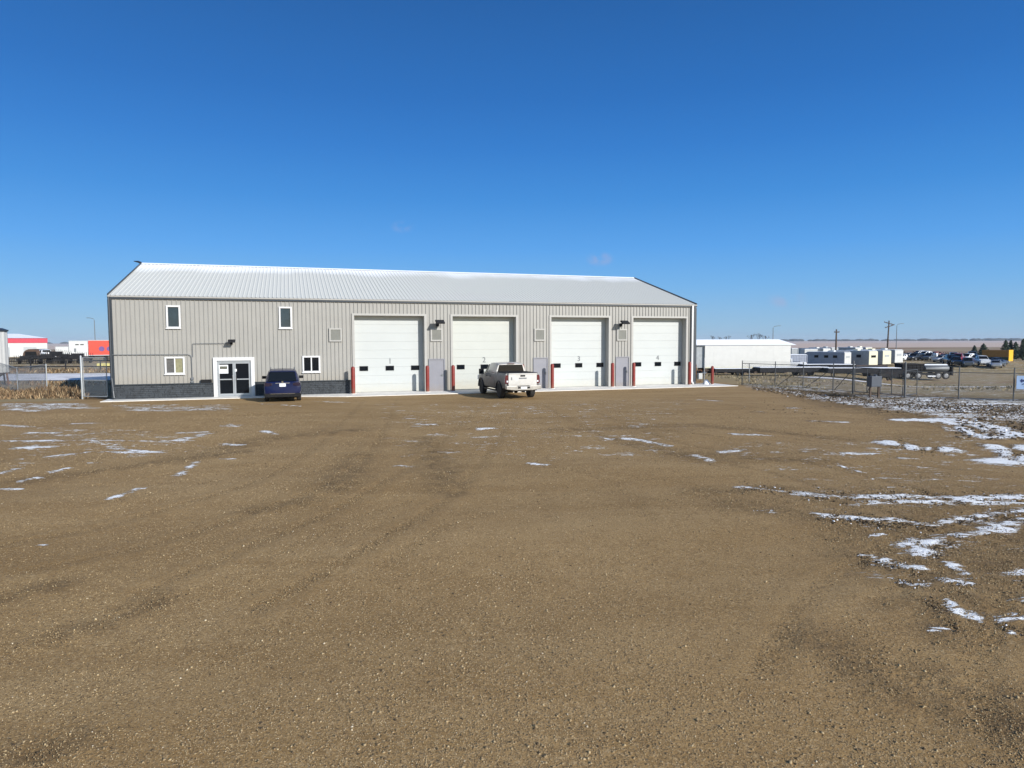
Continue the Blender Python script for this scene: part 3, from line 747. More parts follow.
# entrance
e0, e1, et = 5.09, 7.27, 2.26
mb = MB(); mb.box(e0, e0+.19, -.13, .05, 0, et); mb.box(e1-.19, e1, -.13, .05, 0, et); mb.box(e0+.19, e1-.19, -.13, .05, et-.18, et)
ent = mb.build('entrance', 'white_trim', bld, label='double glazed entrance doors in a wide white surround')
a, b = e0+.19, e1-.19
mb = MB(); mb.box(a, b, -.04, .08, et-.18-.09, et-.18); mb.box(a, a+.05, -.04, .08, .06, et-.27); mb.box(b-.05, b, -.04, .08, .06, et-.27); mb.box(a, b, -.06, .1, .0, .06)
mb.build('door_frame', 'aluminium', ent)
mid = (a+b)/2
for k, (p, q) in enumerate(((a+.055, mid-.006), (mid+.006, b-.055))):
    mb = MB(); z0, z1 = .07, et-.28; s = .075
    mb.box(p, p+s, -.02, .03, z0, z1); mb.box(q-s, q, -.02, .03, z0, z1); mb.box(p+s, q-s, -.02, .03, z1-s, z1); mb.box(p+s, q-s, -.02, .03, z0, z0+.13); mb.box(p+s, q-s, -.015, .025, .98, 1.04)
    dr = mb.build('glass_door', 'aluminium', ent)
    hx = q-.10 if k == 0 else p+.10
    mb = MB(); mb.tube([(hx, -.02, .92), (hx, -.07, .95), (hx, -.07, 1.22), (hx, -.02, 1.25)], .016, 8); mb.build('handle', 'chrome', dr)
    mb = MB(); mb.box(p+s, q-s, .0, .008, z0+.13, z1-s); mb.build('pane', 'glass', dr)
    if k == 0:
        mb = MB(); mb.box(p+.04, p+.53, -.028, -.022, 1.35, 1.84); mb.build('poster', 'poster', dr, label='white poster taped inside the left door glass')
        mb = MB(); mb.box(p+.09, p+.48, -.031, -.0285, 1.60, 1.76); mb.build('poster_print', 'poster_ink', dr)
        for zz_ in (1.44, 1.50, 1.55):
            pass
    else:
        mb = MB(); mb.box(p+.02, p+.13, -.028, -.022, 1.45, 1.60); mb.build('notice', 'poster', dr)
mb = MB(); mb.box(4.43, 5.0, -.20, -.05, .85, 1.03); bevel(mb.build('junction_box', 'black', bld), .01)

# overhead doors
def text_mesh(body, size, m, parent, loc, name='number', rot=(R(90), 0, 0)):
    cu_ = bpy.data.curves.new(name, 'FONT'); cu_.body = body; cu_.size = size; cu_.extrude = .003; cu_.align_x = 'CENTER'
    o = bpy.data.objects.new('tmp', cu_); COL.objects.link(o)
    dg = bpy.context.evaluated_depsgraph_get(); dg.update()
    me_ = bpy.data.meshes.new_from_object(o.evaluated_get(dg)); bpy.data.objects.remove(o)
    me_.name = name; me_.materials.clear(); me_.materials.append(MT[m])
    q = bpy.data.objects.new(name, me_); COL.objects.link(q); q.parent = parent; q.location = loc; q.rotation_euler = rot; return q
for i, (a, b) in enumerate(DOORS):
    dm = 'door_cream' if i == 1 else 'door_white'
    fr_ = MB(); t = .012
    fr_.box(a-.14, a, -.06, -.002, 0, DH+.12); fr_.box(b, b+.14, -.06, -.002, 0, DH+.12); fr_.box(a, b, -.06, -.002, DH, DH+.12)
    fr_.box(a-t, a, 0, INS, 0, DH); fr_.box(b, b+t, 0, INS, 0, DH); fr_.box(a-t, b+t, 0, INS, DH, DH+t)
    jf = fr_.build('door_surround', 'siding_trim', bld)
    mb = MB(); nsec = 9; hsec = DH/nsec
    for s in range(nsec):
        z0, z1 = s*hsec, (s+1)*hsec
        mb.prism([(INS+.06, z0), (INS+.01, z0), (INS, z0+.006), (INS, z1-.006), (INS+.006, z1-.001), (INS+.06, z1-.002)], 'x', a, b)
    d_ = mb.build('overhead_door', dm, bld, label='white overhead door numbered %d' % (i+1))
    c = (a+b)/2
    for k, off in enumerate((-1.55, 0, 1.55)):
        wx = c+(-1.58, 0, 1.575)[k]+(.035, .12, .12, .17)[i]
        f_ = MB(); w2, z0, z1 = .255, 1.345, 1.635
        f_.box(wx-w2, wx+w2, INS-.03, INS-.005, z0, z0+.035); f_.box(wx-w2, wx+w2, INS-.03, INS-.005, z1-.035, z1)
        f_.box(wx-w2, wx-w2+.035, INS-.028, INS-.005, z0+.035, z1-.035); f_.box(wx+w2-.035, wx+w2, INS-.028, INS-.005, z0+.035, z1-.035)
        f2 = f_.build('window', 'black', d_)
        mb = MB(); mb.box(wx-w2+.035, wx+w2-.035, INS-.018, INS-.006, z0+.035, z1-.035); mb.build('pane', 'glass', f2)
    text_mesh(str(i+1), .48, 'number', d_, (c+(.05, .09, .12, .14)[i], INS-.008, 1.77))
    mb = MB(); mb.box(a, b, INS-.012, INS+.03, .0, .045); mb.build('bottom_seal', 'black', d_)
# man doors
for i, (a, b) in enumerate(MAN):
    mb = MB(); mb.box(a-.06, a, -.062, .06, 0, MH+.06); mb.box(b, b+.06, -.062, .06, 0, MH+.06); mb.box(a, b, -.062, .06, MH, MH+.06)
    fr_ = mb.build('door_frame', 'grey_door', bld)
    mb = MB(); mb.box(a+.004, b-.004, -.02, .03, .03, MH-.004); d_ = mb.build('man_door', 'grey_door', bld)
    mb = MB(); mb.box(b-.15, b-.06, -.03, -.02, .93, 1.1); mb.tube([(b-.11, -.03, 1.02), (b-.11, -.08, 1.02), (b-.23, -.08, 1.01)], .013, 8); mb.build('handle', 'grey_steel', d_)
    mb = MB()
    for z_ in (.25, 1.0, 1.75): MB().tube([(a, -.035, z_-.06), (a, -.035, z_+.06)], .012, 6).build('hinge', 'steel', d_)
    mb = MB(); mb.box(a, b, -.06, .05, 0, .028); mb.build('threshold', 'aluminium', fr_)
# louvres
for i, (a, b) in enumerate(((11.45, 12.18), (17.53, 18.28), (24.38, 25.13), (30.36, 31.13))):
    z0, z1 = 3.14, 3.93; t = .085; mb = MB()
    mb.box(a, b, -.10, -.003, z0, z0+t); mb.box(a, b, -.10, -.003, z1-t, z1); mb.box(a, a+t, -.098, -.003, z0+t, z1-t); mb.box(b-t, b, -.098, -.003, z0+t, z1-t)
    lv = mb.build('louvre_vent', 'siding_trim', bld)
    mb = MB(); n_ = 9
    for k in range(n_):
        z_ = z0+t+(z1-z0-2*t)*(k+.1)/n_
        mb.prism([(-.09, z_), (-.082, z_-.004), (-.05, z_+.065), (-.056, z_+.068)], 'x', a+t, b-t)
    mb.build('slats', 'louvre_slat', lv)
    mb = MB(); mb.box(a+t, b-t, -.049, -.046, z0+t, z1-t); mb.build('backing', 'grey_steel', lv)
# wall lights
def wall_light(u, z, big):
    s = 1.0 if big else .72
    mb = MB(); mb.box(u-.09*s, u+.09*s, -.13, -.045, z-.12*s, z+.10*s); mb.tube([(u, -.12, z), (u, -.42*s, z+.08*s)], .035*s, 8)
    l_ = mb.build('wall_light', 'dark_steel', bld)
    M_ = Matrix.Translation((u+.04, -.62*s, z+.15*s)) @ Matrix.Rotation(R(24), 4, 'X')
    mb = MB(); mb.box(-.27*s, .27*s, -.22*s, .22*s, -.05*s, .05*s, M_)
    bevel(mb.build('lamp_head', 'dark_steel', l_), .02)
    mb = MB(); mb.box(-.24*s, .24*s, -.18*s, .18*s, -.056*s, -.052*s, M_); mb.build('lens', 'plate', l_)
wall_light(17.98, 4.18, True); wall_light(30.64, 4.22, True); wall_light(6.08, 3.08, False)
# light on the right gable
mb = MB(); mb.box(BL+.045, BL+.30, .5, .75, 4.1, 4.32); mb.build('wall_light', 'grey_steel', bld)
# conduits
mb = MB(); yc = -.075
mb.tube([(.05, yc, 2.46), (3.80, yc, 2.44), (3.93, yc, 2.40), (3.99, yc, 2.30), (4.0, yc, 1.12)], .018, 6); mb.box(3.93, 4.07, yc-.05, -.03, 1.04, 1.16); mb.box(3.93, 4.07, yc-.05, -.03, .87, .98)
mb.build('conduit', 'grey_steel', bld)
mb = MB(); mb.tube([(4.06, yc-.01, 2.3), (4.06, yc-.01, 3.02), (4.10, yc-.01, 3.05), (6.0, yc-.01, 3.06)], .015, 6); mb.build('conduit', 'grey_steel', bld)

# ------------------------------------------------------------------ bollards
BOL = [(12.74, 'left of the overhead door numbered 1'), (17.19, 'just right of the overhead door numbered 1'), (18.80, 'just left of the overhead door numbered 2'), (23.35, 'right of the overhead door numbered 2 behind the pickup'),
       (25.40, 'just left of the overhead door numbered 3'), (29.74, 'just right of the overhead door numbered 3'), (31.33, 'just left of the overhead door numbered 4'), (35.70, 'right of the overhead door numbered 4 next to the white downspout')]
b0 = None
for u, wh in BOL+[(37.55, None)]:
    h_ = 1.6 if wh else 1.26
    lab = 'dark red steel bollard '+wh if wh else 'short red post standing alone beyond the right end of the building'
    loc = B2W(u, -.66, .03)
    if b0 is None:
        b0 = thing('bollard', lab, 'bollard', loc, 0, 'red bollards along the workshop front')
        MB().lathe([(.115, 0), (.115, 1.52), (.108, 1.57), (.08, 1.61), (.03, 1.63)], 20).build('post', 'red_paint', b0, smooth=40)
        MB().lathe([(.17, 0), (.17, .02), (.14, .035)], 20).build('base_collar', 'concrete', b0, smooth=40)
    else:
        c = dup(b0, loc, random.random()*3, lab)
        if not wh: c.scale = (.85, .85, .8)
# gas meter beside the right gable
gm = thing('gas_meter', 'grey gas meter with orange brown pipes beside the right building end', 'gas meter', B2W(36.95, .0, .03), BYAW)
mb = MB(); mb.box(-.16, .16, -.14, .14, .35, .78); bevel(mb.build('meter_body', 'gas_grey', gm), .04)
MB().lathe([(.13, 0), (.17, .03), (.17, .07), (.06, .13)], 16, (.35, 0, .75)).build('regulator', 'gas_grey', gm, smooth=40)
mb = MB(); mb.tube([(.36, 0, -.05), (.36, 0, .75), (.1, 0, 1.0), (-.1, 0, 1.0), (-.1, 0, .7)], .035, 8); mb.tube([(.1, 0, .35), (.1, 0, .2), (-.22, .1, .2), (-.22, .1, 1.4)], .03, 8)
mb.build('pipe', 'rust', gm)
mb = MB().lathe([(.30, 0), (.2, .16), (.05, .34)], 12, (.4, -.25, 0)); mb.build('snow_cap', 'snow', gm, smooth=60)

# ================================================================== VEHICLES
def wheel_parts(parent, x, y, r, w, side, rimm='rim'):
    mb = MB(); mb.lathe([(r*.62, -w/2), (r*.93, -w/2), (r, -w/2+.03), (r, w/2-.03), (r*.93, w/2), (r*.62, w/2)], 28, (x, y, r), 'x')
    t = mb.build('wheel', 'rubber', parent, smooth=35)
    mb = MB(); sx = x+side*(w/2-.035)
    mb.lathe([(r*.60, -.02), (r*.60, .025), (r*.54, .02), (r*.50, -.005)], 24, (sx, y, r), 'x')
    for k in range(6):
        M_ = Matrix.Translation((sx, y, r)) @ Matrix.Rotation(k*math.pi/3, 4, 'X'); mb.box(-.01, .02, -.035, .035, .03, r*.55, M_)
    mb.lathe([(r*.16, -.02), (r*.14, .035)], 12, (sx, y, r), 'x')
    mb.build('rim', rimm, t, smooth=35)
    return t
def ring(y, pts):   # pts: half profile bottom centre to top centre (x,z)
    L_ = [(x_, y, z_) for x_, z_ in pts]; Rr = [(-x_, y, z_) for x_, z_ in pts[::-1] if x_ > 1e-6]
    return L_+Rr
def lower_body(st):
    """st: list of (y, halfwidth, zbottom, zbelt, crown)"""
    rings = []
    for y, w, zb, zt, cr_ in st:
        rings.append(ring(y, [(0, zb), (w*.82, zb), (w*.95, zb+.06), (w*.985, zb+(zt-zb)*.35), (w, zb+(zt-zb)*.62), (w*.975, zb+(zt-zb)*.85), (w*.90, zt), (w*.6, zt+cr_*.8), (0, zt+cr_)]))
    return MB().loft(rings)
def cabin(st):
    """st: (y, wbase, zbase, wtop, ztop)"""
    rings = []
    for y, wb, zb, wt, zt in st:
        rings.append(ring(y, [(0, zb), (wb, zb), (wb*.97+wt*.03, zb+(zt-zb)*.25), (wt*1.02, zb+(zt-zb)*.86), (wt*.93, zb+(zt-zb)*.97), (wt*.6, zt), (0, zt+.01)]))
    return MB().loft(rings)
def side_glass(parent, y0b, y1b, y0t, y1t, wb, zb, wt, zt, m='glass', off=.012):
    """window quads on both flanks; bottom edge from y0b to y1b, top edge y0t to y1t"""
    mb = MB()
    for s in (1, -1):
        x0, x1 = (wb+off)*s, (wt+off)*s
        mb.add([(x0, y0b, zb), (x0, y1b, zb), (x1, y1t, zt), (x1, y0t, zt), (x0-.01*s, y0b, zb), (x0-.01*s, y1b, zb), (x1-.01*s, y1t, zt), (x1-.01*s, y0t, zt)],
               [(0, 1, 2, 3), (4, 7, 6, 5), (0, 4, 5, 1), (1, 5, 6, 2), (2, 6, 7, 3), (3, 7, 4, 0)])
    return mb.build('side_window', m, parent)

# ---- blue SUV seen from behind, nose to the wall
def make_suv(parent):
    st = [(0.0, .80, .40, .98, .02), (.04, .885, .34, 1.03, .03), (.25, .925, .30, 1.06, .03), (1.0, .93, .24, 1.05, .02), (2.6, .93, .22, 1.02, .02), (3.4, .93, .22, 1.00, .05), (3.9, .92, .24, .95, .09), (4.35, .86, .28, .84, .09), (4.58, .70, .34, .72, .04)]
    body = lower_body(st).build('body', 'navy', parent, smooth=35)
    WB = ((.93, .36), (3.62, .36))
    bool_cut(body, [cyl_x((0, y, .36), .42, sx*.60 if sx > 0 else -1.2, 1.2 if sx > 0 else -.60) for y, _ in WB for sx in (1, -1)])
    cb = cabin([(.10, .80, 1.0, .62, 1.30), (.30, .83, 1.0, .655, 1.585), (.55, .845, 1.0, .665, 1.63), (1.4, .86, 1.0, .675, 1.655), (2.3, .86, 1.0, .67, 1.64), (2.7, .85, 1.0, .645, 1.58), (3.45, .80, .98, .70, 1.04)])
    c_ = cb.build('cabin', 'navy', parent, smooth=38)
    mb = MB(); a, b = (.645, .115, 1.09), (.60, .30, 1.50)
    mb.add([(-.70, .015, 1.08), (.70, .015, 1.08), (.61, .14, 1.53), (-.61, .14, 1.53), (-.67, .13, 1.09), (.67, .13, 1.09), (.575, .30, 1.49), (-.575, .30, 1.49)], [(0, 1, 2, 3), (4, 7, 6, 5), (0, 4, 5, 1), (1, 5, 6, 2), (2, 6, 7, 3), (3, 7, 4, 0)])
    mb.build('rear_window', 'glass', parent)
    mb = MB(); mb.prism([(.12, 1.545), (.14, 1.585), (.42, 1.63), (.42, 1.58), (.25, 1.54)], 'x', -.60, .60); bevel(mb.build('spoiler', 'navy', parent), .012)
    mb = MB()
    for s in (1, -1): mb.tube([(s*.60, .45, 1.66), (s*.60, .6, 1.70), (s*.60, 2.2, 1.70), (s*.60, 2.4, 1.66)], .016, 6)
    mb.build('roof_rail', 'grey_steel', parent)
    side_glass(parent, .62, 3.15, .70, 2.55, .842, 1.10, .68, 1.56)
    mb = MB()
    mb.add([(-.66, 3.42, 1.08), (.66, 3.42, 1.08), (.58, 2.78, 1.56), (-.58, 2.78, 1.56), (-.66, 3.38, 1.06), (.66, 3.38, 1.06), (.58, 2.74, 1.54), (-.58, 2.74, 1.54)], [(0, 1, 2, 3), (4, 7, 6, 5), (0, 4, 5, 1), (1, 5, 6, 2), (2, 6, 7, 3), (3, 7, 4, 0)])
    mb.build('windscreen', 'glass', parent)
    for s in (1, -1):
        mb = MB(); mb.prism([(s*.50, .86), (s*.52, .99), (s*.83, 1.02), (s*.885, .97), (s*.87, .84), (s*.70, .82)], 'y', -.02, .10)
        bevel(mb.build('tail_light', 'tail_dark', parent), .012)
        mb = MB(); mb.box(s*.46-.13, s*.46+.13, -.035, .1, .33, .40); bevel(mb.build('exhaust_tip', 'chrome_dirty', parent), .015)
        mb = MB(); mb.box(s*.98-.115, s*.98+.115, 2.86, 3.02, 1.07, 1.22); mb.box(s*.86-.06, s*.86+.06, 2.9, 2.97, 1.07, 1.11)
        bevel(mb.build('mirror', 'black', parent), .03)
        mb = MB(); mb.prism([(s*.62, .55), (s*.60, .66), (s*.84, .74), (s*.86, .62)], 'y', 4.36, 4.50); mb.build('headlight', 'plate', parent)
        wheel_parts(parent, s*.80, .93, .36, .23, s); wheel_parts(parent, s*.80, 3.62, .36, .23, s)
    mb = MB(); mb.prism([(-.88, .26), (-.92, .36), (-.86, .46), (.86, .46), (.92, .36), (.88, .26)], 'y', -.04, .50); bp_ = mb.build('rear_bumper', 'black', parent); bevel(bp_, .03)
    mb = MB(); mb.box(-.60, .60, -.055, -.042, .43, .455); mb.build('bumper_strip', 'chrome', bp_)
    mb = MB(); mb.box(-.155, .155, -.035, -.012, .80, .96); mb.build('number_plate', 'plate', parent)
    mb = MB(); mb.box(-.35, .35, -.022, .1, .965, .99); mb.build('tailgate_trim', 'chrome_dirty', parent)
    MB().lathe([(.055, -.008), (.05, -.02)], 16, (0, .0, 1.03), 'y').build('emblem', 'chrome', parent)
    mb = MB(); mb.tube([(0, .55, 1.66), (0, .50, 1.74)], .012, 6); mb.build('antenna', 'black', parent)
    mb = MB(); mb.box(-.75, .75, .3, 4.3, .2, .30); mb.build('underbody', 'black', parent)
sc_ = Vector(gp(283, 402.3)); 
suv = thing('parked_suv', 'dark blue SUV seen from behind beside the glass entrance doors', 'car', sc_+Vector((0, 0, .0)), BYAW)
make_suv(suv); suv.scale = (1.0, 1.0, 1.02)

# ---- white pickup
def make_pickup(p):
    # y forward, rear bumper at y=0; length 5.9
    def prof(y, w, zb, zt): return ring(y, [(0, zb), (w*.85, zb), (w*.97, zb+.08), (w*.99, zb+(zt-zb)*.4), (w, zb+(zt-zb)*.68), (w*.97, zb+(zt-zb)*.9), (w*.93, zt), (0, zt)])
    # bed as a shell
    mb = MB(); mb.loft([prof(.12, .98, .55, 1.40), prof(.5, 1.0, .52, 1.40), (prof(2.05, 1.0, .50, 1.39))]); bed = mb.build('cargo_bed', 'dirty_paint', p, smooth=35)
    AX = (1.22, 4.82)
    inner = MB().box(-.84, .84, .2, 1.98, .85, 1.6)
    bool_cut(bed, [(inner.v, inner.f)]+[cyl_x((0, AX[0], .42), .50, a, b) for a, b in ((.55, 1.3), (-1.3, -.55))])
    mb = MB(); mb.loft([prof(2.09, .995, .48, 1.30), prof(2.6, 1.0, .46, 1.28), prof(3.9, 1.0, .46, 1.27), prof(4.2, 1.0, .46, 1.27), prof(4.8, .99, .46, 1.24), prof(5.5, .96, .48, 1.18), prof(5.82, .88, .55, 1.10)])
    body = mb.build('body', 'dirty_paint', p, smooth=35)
    bool_cut(body, [cyl_x((0, AX[1], .42), .50, a, b) for a, b in ((.55, 1.3), (-1.3, -.55))])
    cb = cabin([(2.10, .88, 1.2, .74, 1.84), (2.28, .89, 1.2, .76, 1.90), (3.0, .90, 1.2, .77, 1.93), (3.55, .90, 1.2, .76, 1.90), (3.85, .89, 1.2, .73, 1.82), (4.55, .86, 1.18, .80, 1.28)])
    cb.build('cab', 'white_paint', p, smooth=38)
    mb = MB(); mb.add([(-.78, 2.075, 1.40), (.78, 2.075, 1.40), (.68, 2.085, 1.80), (-.68, 2.085, 1.80), (-.78, 2.12, 1.40), (.78, 2.12, 1.40), (.68, 2.12, 1.80), (-.68, 2.12, 1.80)], [(0, 1, 2, 3), (4, 7, 6, 5), (0, 4, 5, 1), (1, 5, 6, 2), (2, 6, 7, 3), (3, 7, 4, 0)])
    mb.build('rear_window', 'glass', p)
    mb = MB(); mb.box(-.20, .20, 2.03, 2.10, 1.845, 1.875); mb.build('brake_light', 'tail_red', p)
    side_glass(p, 2.35, 3.12, 2.42, 3.10, .885, 1.34, .765, 1.80); side_glass(p, 3.18, 4.25, 3.16, 3.80, .885, 1.34, .765, 1.79)
    mb = MB(); mb.add([(-.76, 4.52, 1.28), (.76, 4.52, 1.28), (.67, 3.93, 1.79), (-.67, 3.93, 1.79), (-.76, 4.48, 1.26), (.76, 4.48, 1.26), (.67, 3.89, 1.77), (-.67, 3.89, 1.77)], [(0, 1, 2, 3), (4, 7, 6, 5), (0, 4, 5, 1), (1, 5, 6, 2), (2, 6, 7, 3), (3, 7, 4, 0)])
    mb.build('windscreen', 'glass', p)
    mb = MB(); mb.box(-.80, .80, .04, .118, .74, 1.405); mb.box(-.80, .80, .01, .04, 1.36, 1.40); mb.box(-.72, .72, .028, .04, .82, .85)
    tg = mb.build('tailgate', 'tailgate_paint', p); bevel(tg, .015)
    mb = MB(); mb.box(-.13, .13, .015, .035, 1.23, 1.31); mb.build('handle', 'black', tg)
    mb = MB(); mb.box(-.22, .22, .03, .037, 1.10, 1.17); mb.box(-.66, -.6, .03, .037, 1.05, 1.2); mb.build('badge', 'grey_steel', tg)
    for s in (1, -1):
        mb = MB(); mb.prism([(s*.805, .84), (s*.805, 1.30), (s*.95, 1.32), (s*.985, 1.2), (s*.985, .88)], 'y', .06, .20); l_ = mb.build('tail_light', 'tail_red', p); bevel(l_, .015)
        mb = MB(); mb.box(s*.86-.04, s*.86+.04, .05, .07, .93, 1.02); mb.build('reverse_lamp', 'plate', l_)
        mb = MB(); mb.box(s*1.17-.14, s*1.17+.14, 4.02, 4.16, 1.22, 1.52); mb.tube([(s*.9, 4.1, 1.3), (s*1.1, 4.1, 1.35)], .03, 6); bevel(mb.build('mirror', 'black', p), .03)
        mb = MB(); mb.prism([(5.58, .80), (5.86, .80), (5.80, 1.08), (5.5, 1.1)], 'x', s*.66, s*.93); mb.build('headlight', 'plate', p)
        for y in AX:
            wheel_parts(p, s*.86, y, .42, .28, s)
            mb = MB(); rr = []
            for k in range(13):
                a_ = math.pi*k/12; rr.append((math.cos(a_), math.sin(a_)))
            mb.prism([(y+c*.55, .42+q*.55) for c, q in rr]+[(y+c*.49, .42+q*.49) for c, q in rr[::-1]], 'x', s*.94, s*1.035); mb.build('fender_flare', 'black_plastic', p)
        mb = MB(); mb.box(s*.93-.07, s*.93+.07, 1.9, 4.2, .36, .42); mb.build('running_board', 'black_plastic', p)
        for y in (2.75, 3.5): mb = MB(); mb.box(s*1.0-.02, s*1.0+.02, y, y+.2, 1.13, 1.16); mb.build('door_handle', 'black', p)
    mb = MB(); mb.prism([(-.98, .56), (-.98, .74), (-.35, .74), (-.33, .70), (.33, .70), (.35, .74), (.98, .74), (.98, .56), (.5, .50), (-.5, .50)], 'y', -.16, .10); bu_ = mb.build('rear_bumper', 'chrome_dirty', p); bevel(bu_, .02)
    mb = MB(); mb.box(-.16, .16, -.18, -.165, .57, .69); mb.build('number_plate', 'plate', bu_)
    mb = MB(); mb.box(-.34, -.19, -.175, -.162, .60, .69); mb.box(.19, .34, -.175, -.162, .60, .69); mb.build('step_pad', 'black', bu_)
    mb = MB(); mb.box(-.05, .05, -.2, .3, .40, .48); mb.build('hitch', 'black', p)
    mb = MB(); mb.tube([(-.85, AX[0], .42), (.85, AX[0], .42)], .07, 8); mb.lathe([(.06, -.14), (.16, -.05), (.16, .05), (.06, .14)], 12, (0, AX[0], .42), 'x'); mb.tube([(-.85, AX[1], .42), (.85, AX[1], .42)], .06, 8)
    mb.box(-.5, -.4, .2, 5.4, .44, .56); mb.box(.4, .5, .2, 5.4, .44, .56); mb.tube([(.45, .0, .42), (.45, 2.5, .4)], .04, 6); mb.build('chassis', 'black', p)
    mb = MB(); mb.box(-.88, .88, .14, 2.02, 1.408, 1.43); mb.build('bed_cover', 'black', p)
    mb = MB(); mb.box(-.86, .86, 5.80, 5.92, .5, .72); mb.build('front_bumper', 'chrome_dirty', p)
ra = (gp(500, 398.0)+gp(531.5, 397.3))/2
pk = thing('pickup_truck', 'dusty white crew cab pickup parked in front of overhead door 2', 'pickup truck', Vector((ra.x, ra.y, 0))-bn*1.22, BYAW)
make_pickup(pk)
# ================================================================== FENCES
def wire_panel(mb, p, q, z0a, z0b, h, step=.11, r=.0035):
    p = Vector(p); q = Vector(q); d = (q-p); L_ = d.length; d.normalize(); nrm = Vector((-d.y, d.x, 0))
    def pt(u, v): return p+d*u+Vector((0, 0, z0a+(z0b-z0a)*u/L_+v))
    for sgn in (1, -1):
        k = -h
        while k < L_:
            u0_, u1_ = k, k+h
            v0, v1 = (0, h) if sgn > 0 else (h, 0)
            if u0_ < 0: v0 += (0-u0_)*sgn; u0_ = 0
            if u1_ > L_: v1 -= (u1_-L_)*sgn; u1_ = L_
            if u1_-u0_ > .01:
                a, b = pt(u0_, v0)+nrm*.004*sgn, pt(u1_, v1)+nrm*.004*sgn
                t = (b-a).normalized(); s1 = t.cross(nrm)*r; s2 = nrm*r
                mb.add([a+s1, a-s1*.5+s2, a-s1*.5-s2, b+s1, b-s1*.5+s2, b-s1*.5-s2], [(0, 1, 4, 3), (1, 2, 5, 4), (2, 0, 3, 5)])
            k += step
def fence(name, label, pts, h, ext=.0, pr=.03, mid=False, braces=(), m='fence_steel', rail_z=None, bottom=True):
    o0 = Vector(pts[0]); t = thing(name, label, 'fence', o0)
    P = [Vector(p)-o0 for p in pts]
    for p, q in zip(P, pts):
        g_ = float(h1(q[0], q[1]))-o0.z
        MB().lathe([(pr, g_-.1), (pr, g_+h+ext), (pr*.6, g_+h+ext+.03)], 10, (p.x, p.y, 0)).build('post', m, t, smooth=40)
    G = [Vector((p.x, p.y, float(h1(q[0], q[1]))-o0.z)) for p, q in zip(P, pts)]
    mb = MB()
    for a, b in zip(G[:-1], G[1:]):
        mb.tube([a+Vector((0, 0, h-.02)), b+Vector((0, 0, h-.02))], .022, 6)
    mb.build('top_rail', m, t)
    mb = MB()
    for a, b in zip(G[:-1], G[1:]): wire_panel(mb, (a.x, a.y, 0), (b.x, b.y, 0), a.z+.05, b.z+.05, h-.08)
    mb.build('chain_mesh', m, t, fix=False)
    if ext:
        for k in (1, 2):
            mb = MB()
            for a, b in zip(G[:-1], G[1:]): mb.tube([a+Vector((0, 0, h+ext*k/2)), b+Vector((0, 0, h+ext*k/2))], .005, 4)
            mb.build('barbed_wire', m, t)
    if bottom:
        mb = MB()
        for a, b in zip(G[:-1], G[1:]): mb.tube([a+Vector((0, 0, .08)), b+Vector((0, 0, .08))], .015, 6)
        mb.build('bottom_rail', m, t)
    for i in braces:
        a, b = G[i], G[i+1]; MB().tube([a.lerp(b, .1)+Vector((0, 0, .1)), a.lerp(b, .92)+Vector((0, 0, h*.85))], .02, 6).build('brace', m, t)
    return t
gA = at(853, 39.0); gB = at(905, 35.9)
FP = [at(742, 47.6), at(775, 45.7), at(803, 43.9), at(833, 41.6), gA]
fence('chain_link_fence', 'chain link fence with diagonal braces running from beyond the building to the gate post', FP, 1.55, .15, braces=(1, 2, 3))
FP2 = [gB, at(959, 35.0), at(1014, 34.1), at(1072, 33.3), at(1135, 32.6)]
fence('chain_link_fence', 'chain link fence with the blue sign right of the gate', FP2, 1.42, .26)
# swing gate between the two heavier posts
gt = thing('vehicle_gate', 'wide chain link vehicle gate behind the grey cabinet', 'gate', (gA.x, gA.y, gA.z))
dv = gB-gA; dv.z = 0; gl = dv.length; dv.normalize()
for q, nm in ((gA, 'gate_post'), (gB, 'gate_post')):
    r_ = q-gA; MB().lathe([(.05, r_.z-.1), (.05, r_.z+1.85), (.03, r_.z+1.9)], 12, (r_.x, r_.y, 0)).build('gate_post', 'fence_steel', gt, smooth=40)
mb = MB(); z0, z1 = .12, 1.5
a, b = dv*.12, dv*(gl-.12)
for f in (0, .27, .55, .78, 1): c = a.lerp(b, f); mb.tube([c+Vector((0, 0, z0)), c+Vector((0, 0, z1))], .022, 6)
for z_ in (z0, z1): mb.tube([a+Vector((0, 0, z_)), b+Vector((0, 0, z_))], .024, 6)
mb.tube([a.lerp(b, .27)+Vector((0, 0, z0)), a.lerp(b, .55)+Vector((0, 0, z1))], .018, 6)
mb.build('gate_frame', 'fence_steel', gt)
mb = MB(); wire_panel(mb, (a.x, a.y, 0), (b.x, b.y, 0), z0, z0, z1-z0); mb.build('chain_mesh', 'fence_steel', gt, fix=False)
# open gate leaf stub right of the post
g2 = at(917, 38.2)
mb = MB(); a = Vector((gB.x, gB.y, gB.z))+Vector((.1, .1, 0))-gA; b = g2-gA
mb.tube([a+Vector((0, 0, .1)), b+Vector((0, 0, .1))], .022, 6); mb.tube([b+Vector((0, 0, 0)), b+Vector((0, 0, 1.45))], .022, 6); mb.tube([a+Vector((0, 0, 1.45)), b+Vector((0, 0, 1.45))], .022, 6)
mb.build('gate_leaf', 'fence_steel', gt)
# single posts near the building corner
for (px, Y, h_, lb) in ((704, 47.6, 1.9, 'thin steel post just beside the gas meter'), (749, 50.5, 1.45, 'thin steel post behind the start of the braced chain link fence')):
    p = at(px, Y); o = MB().lathe([(.04, -.1), (.04, h_), (.02, h_+.03)], 10).build('steel_post', 'grey_steel', smooth=40); o.location = p; tag(o, lb, 'post')
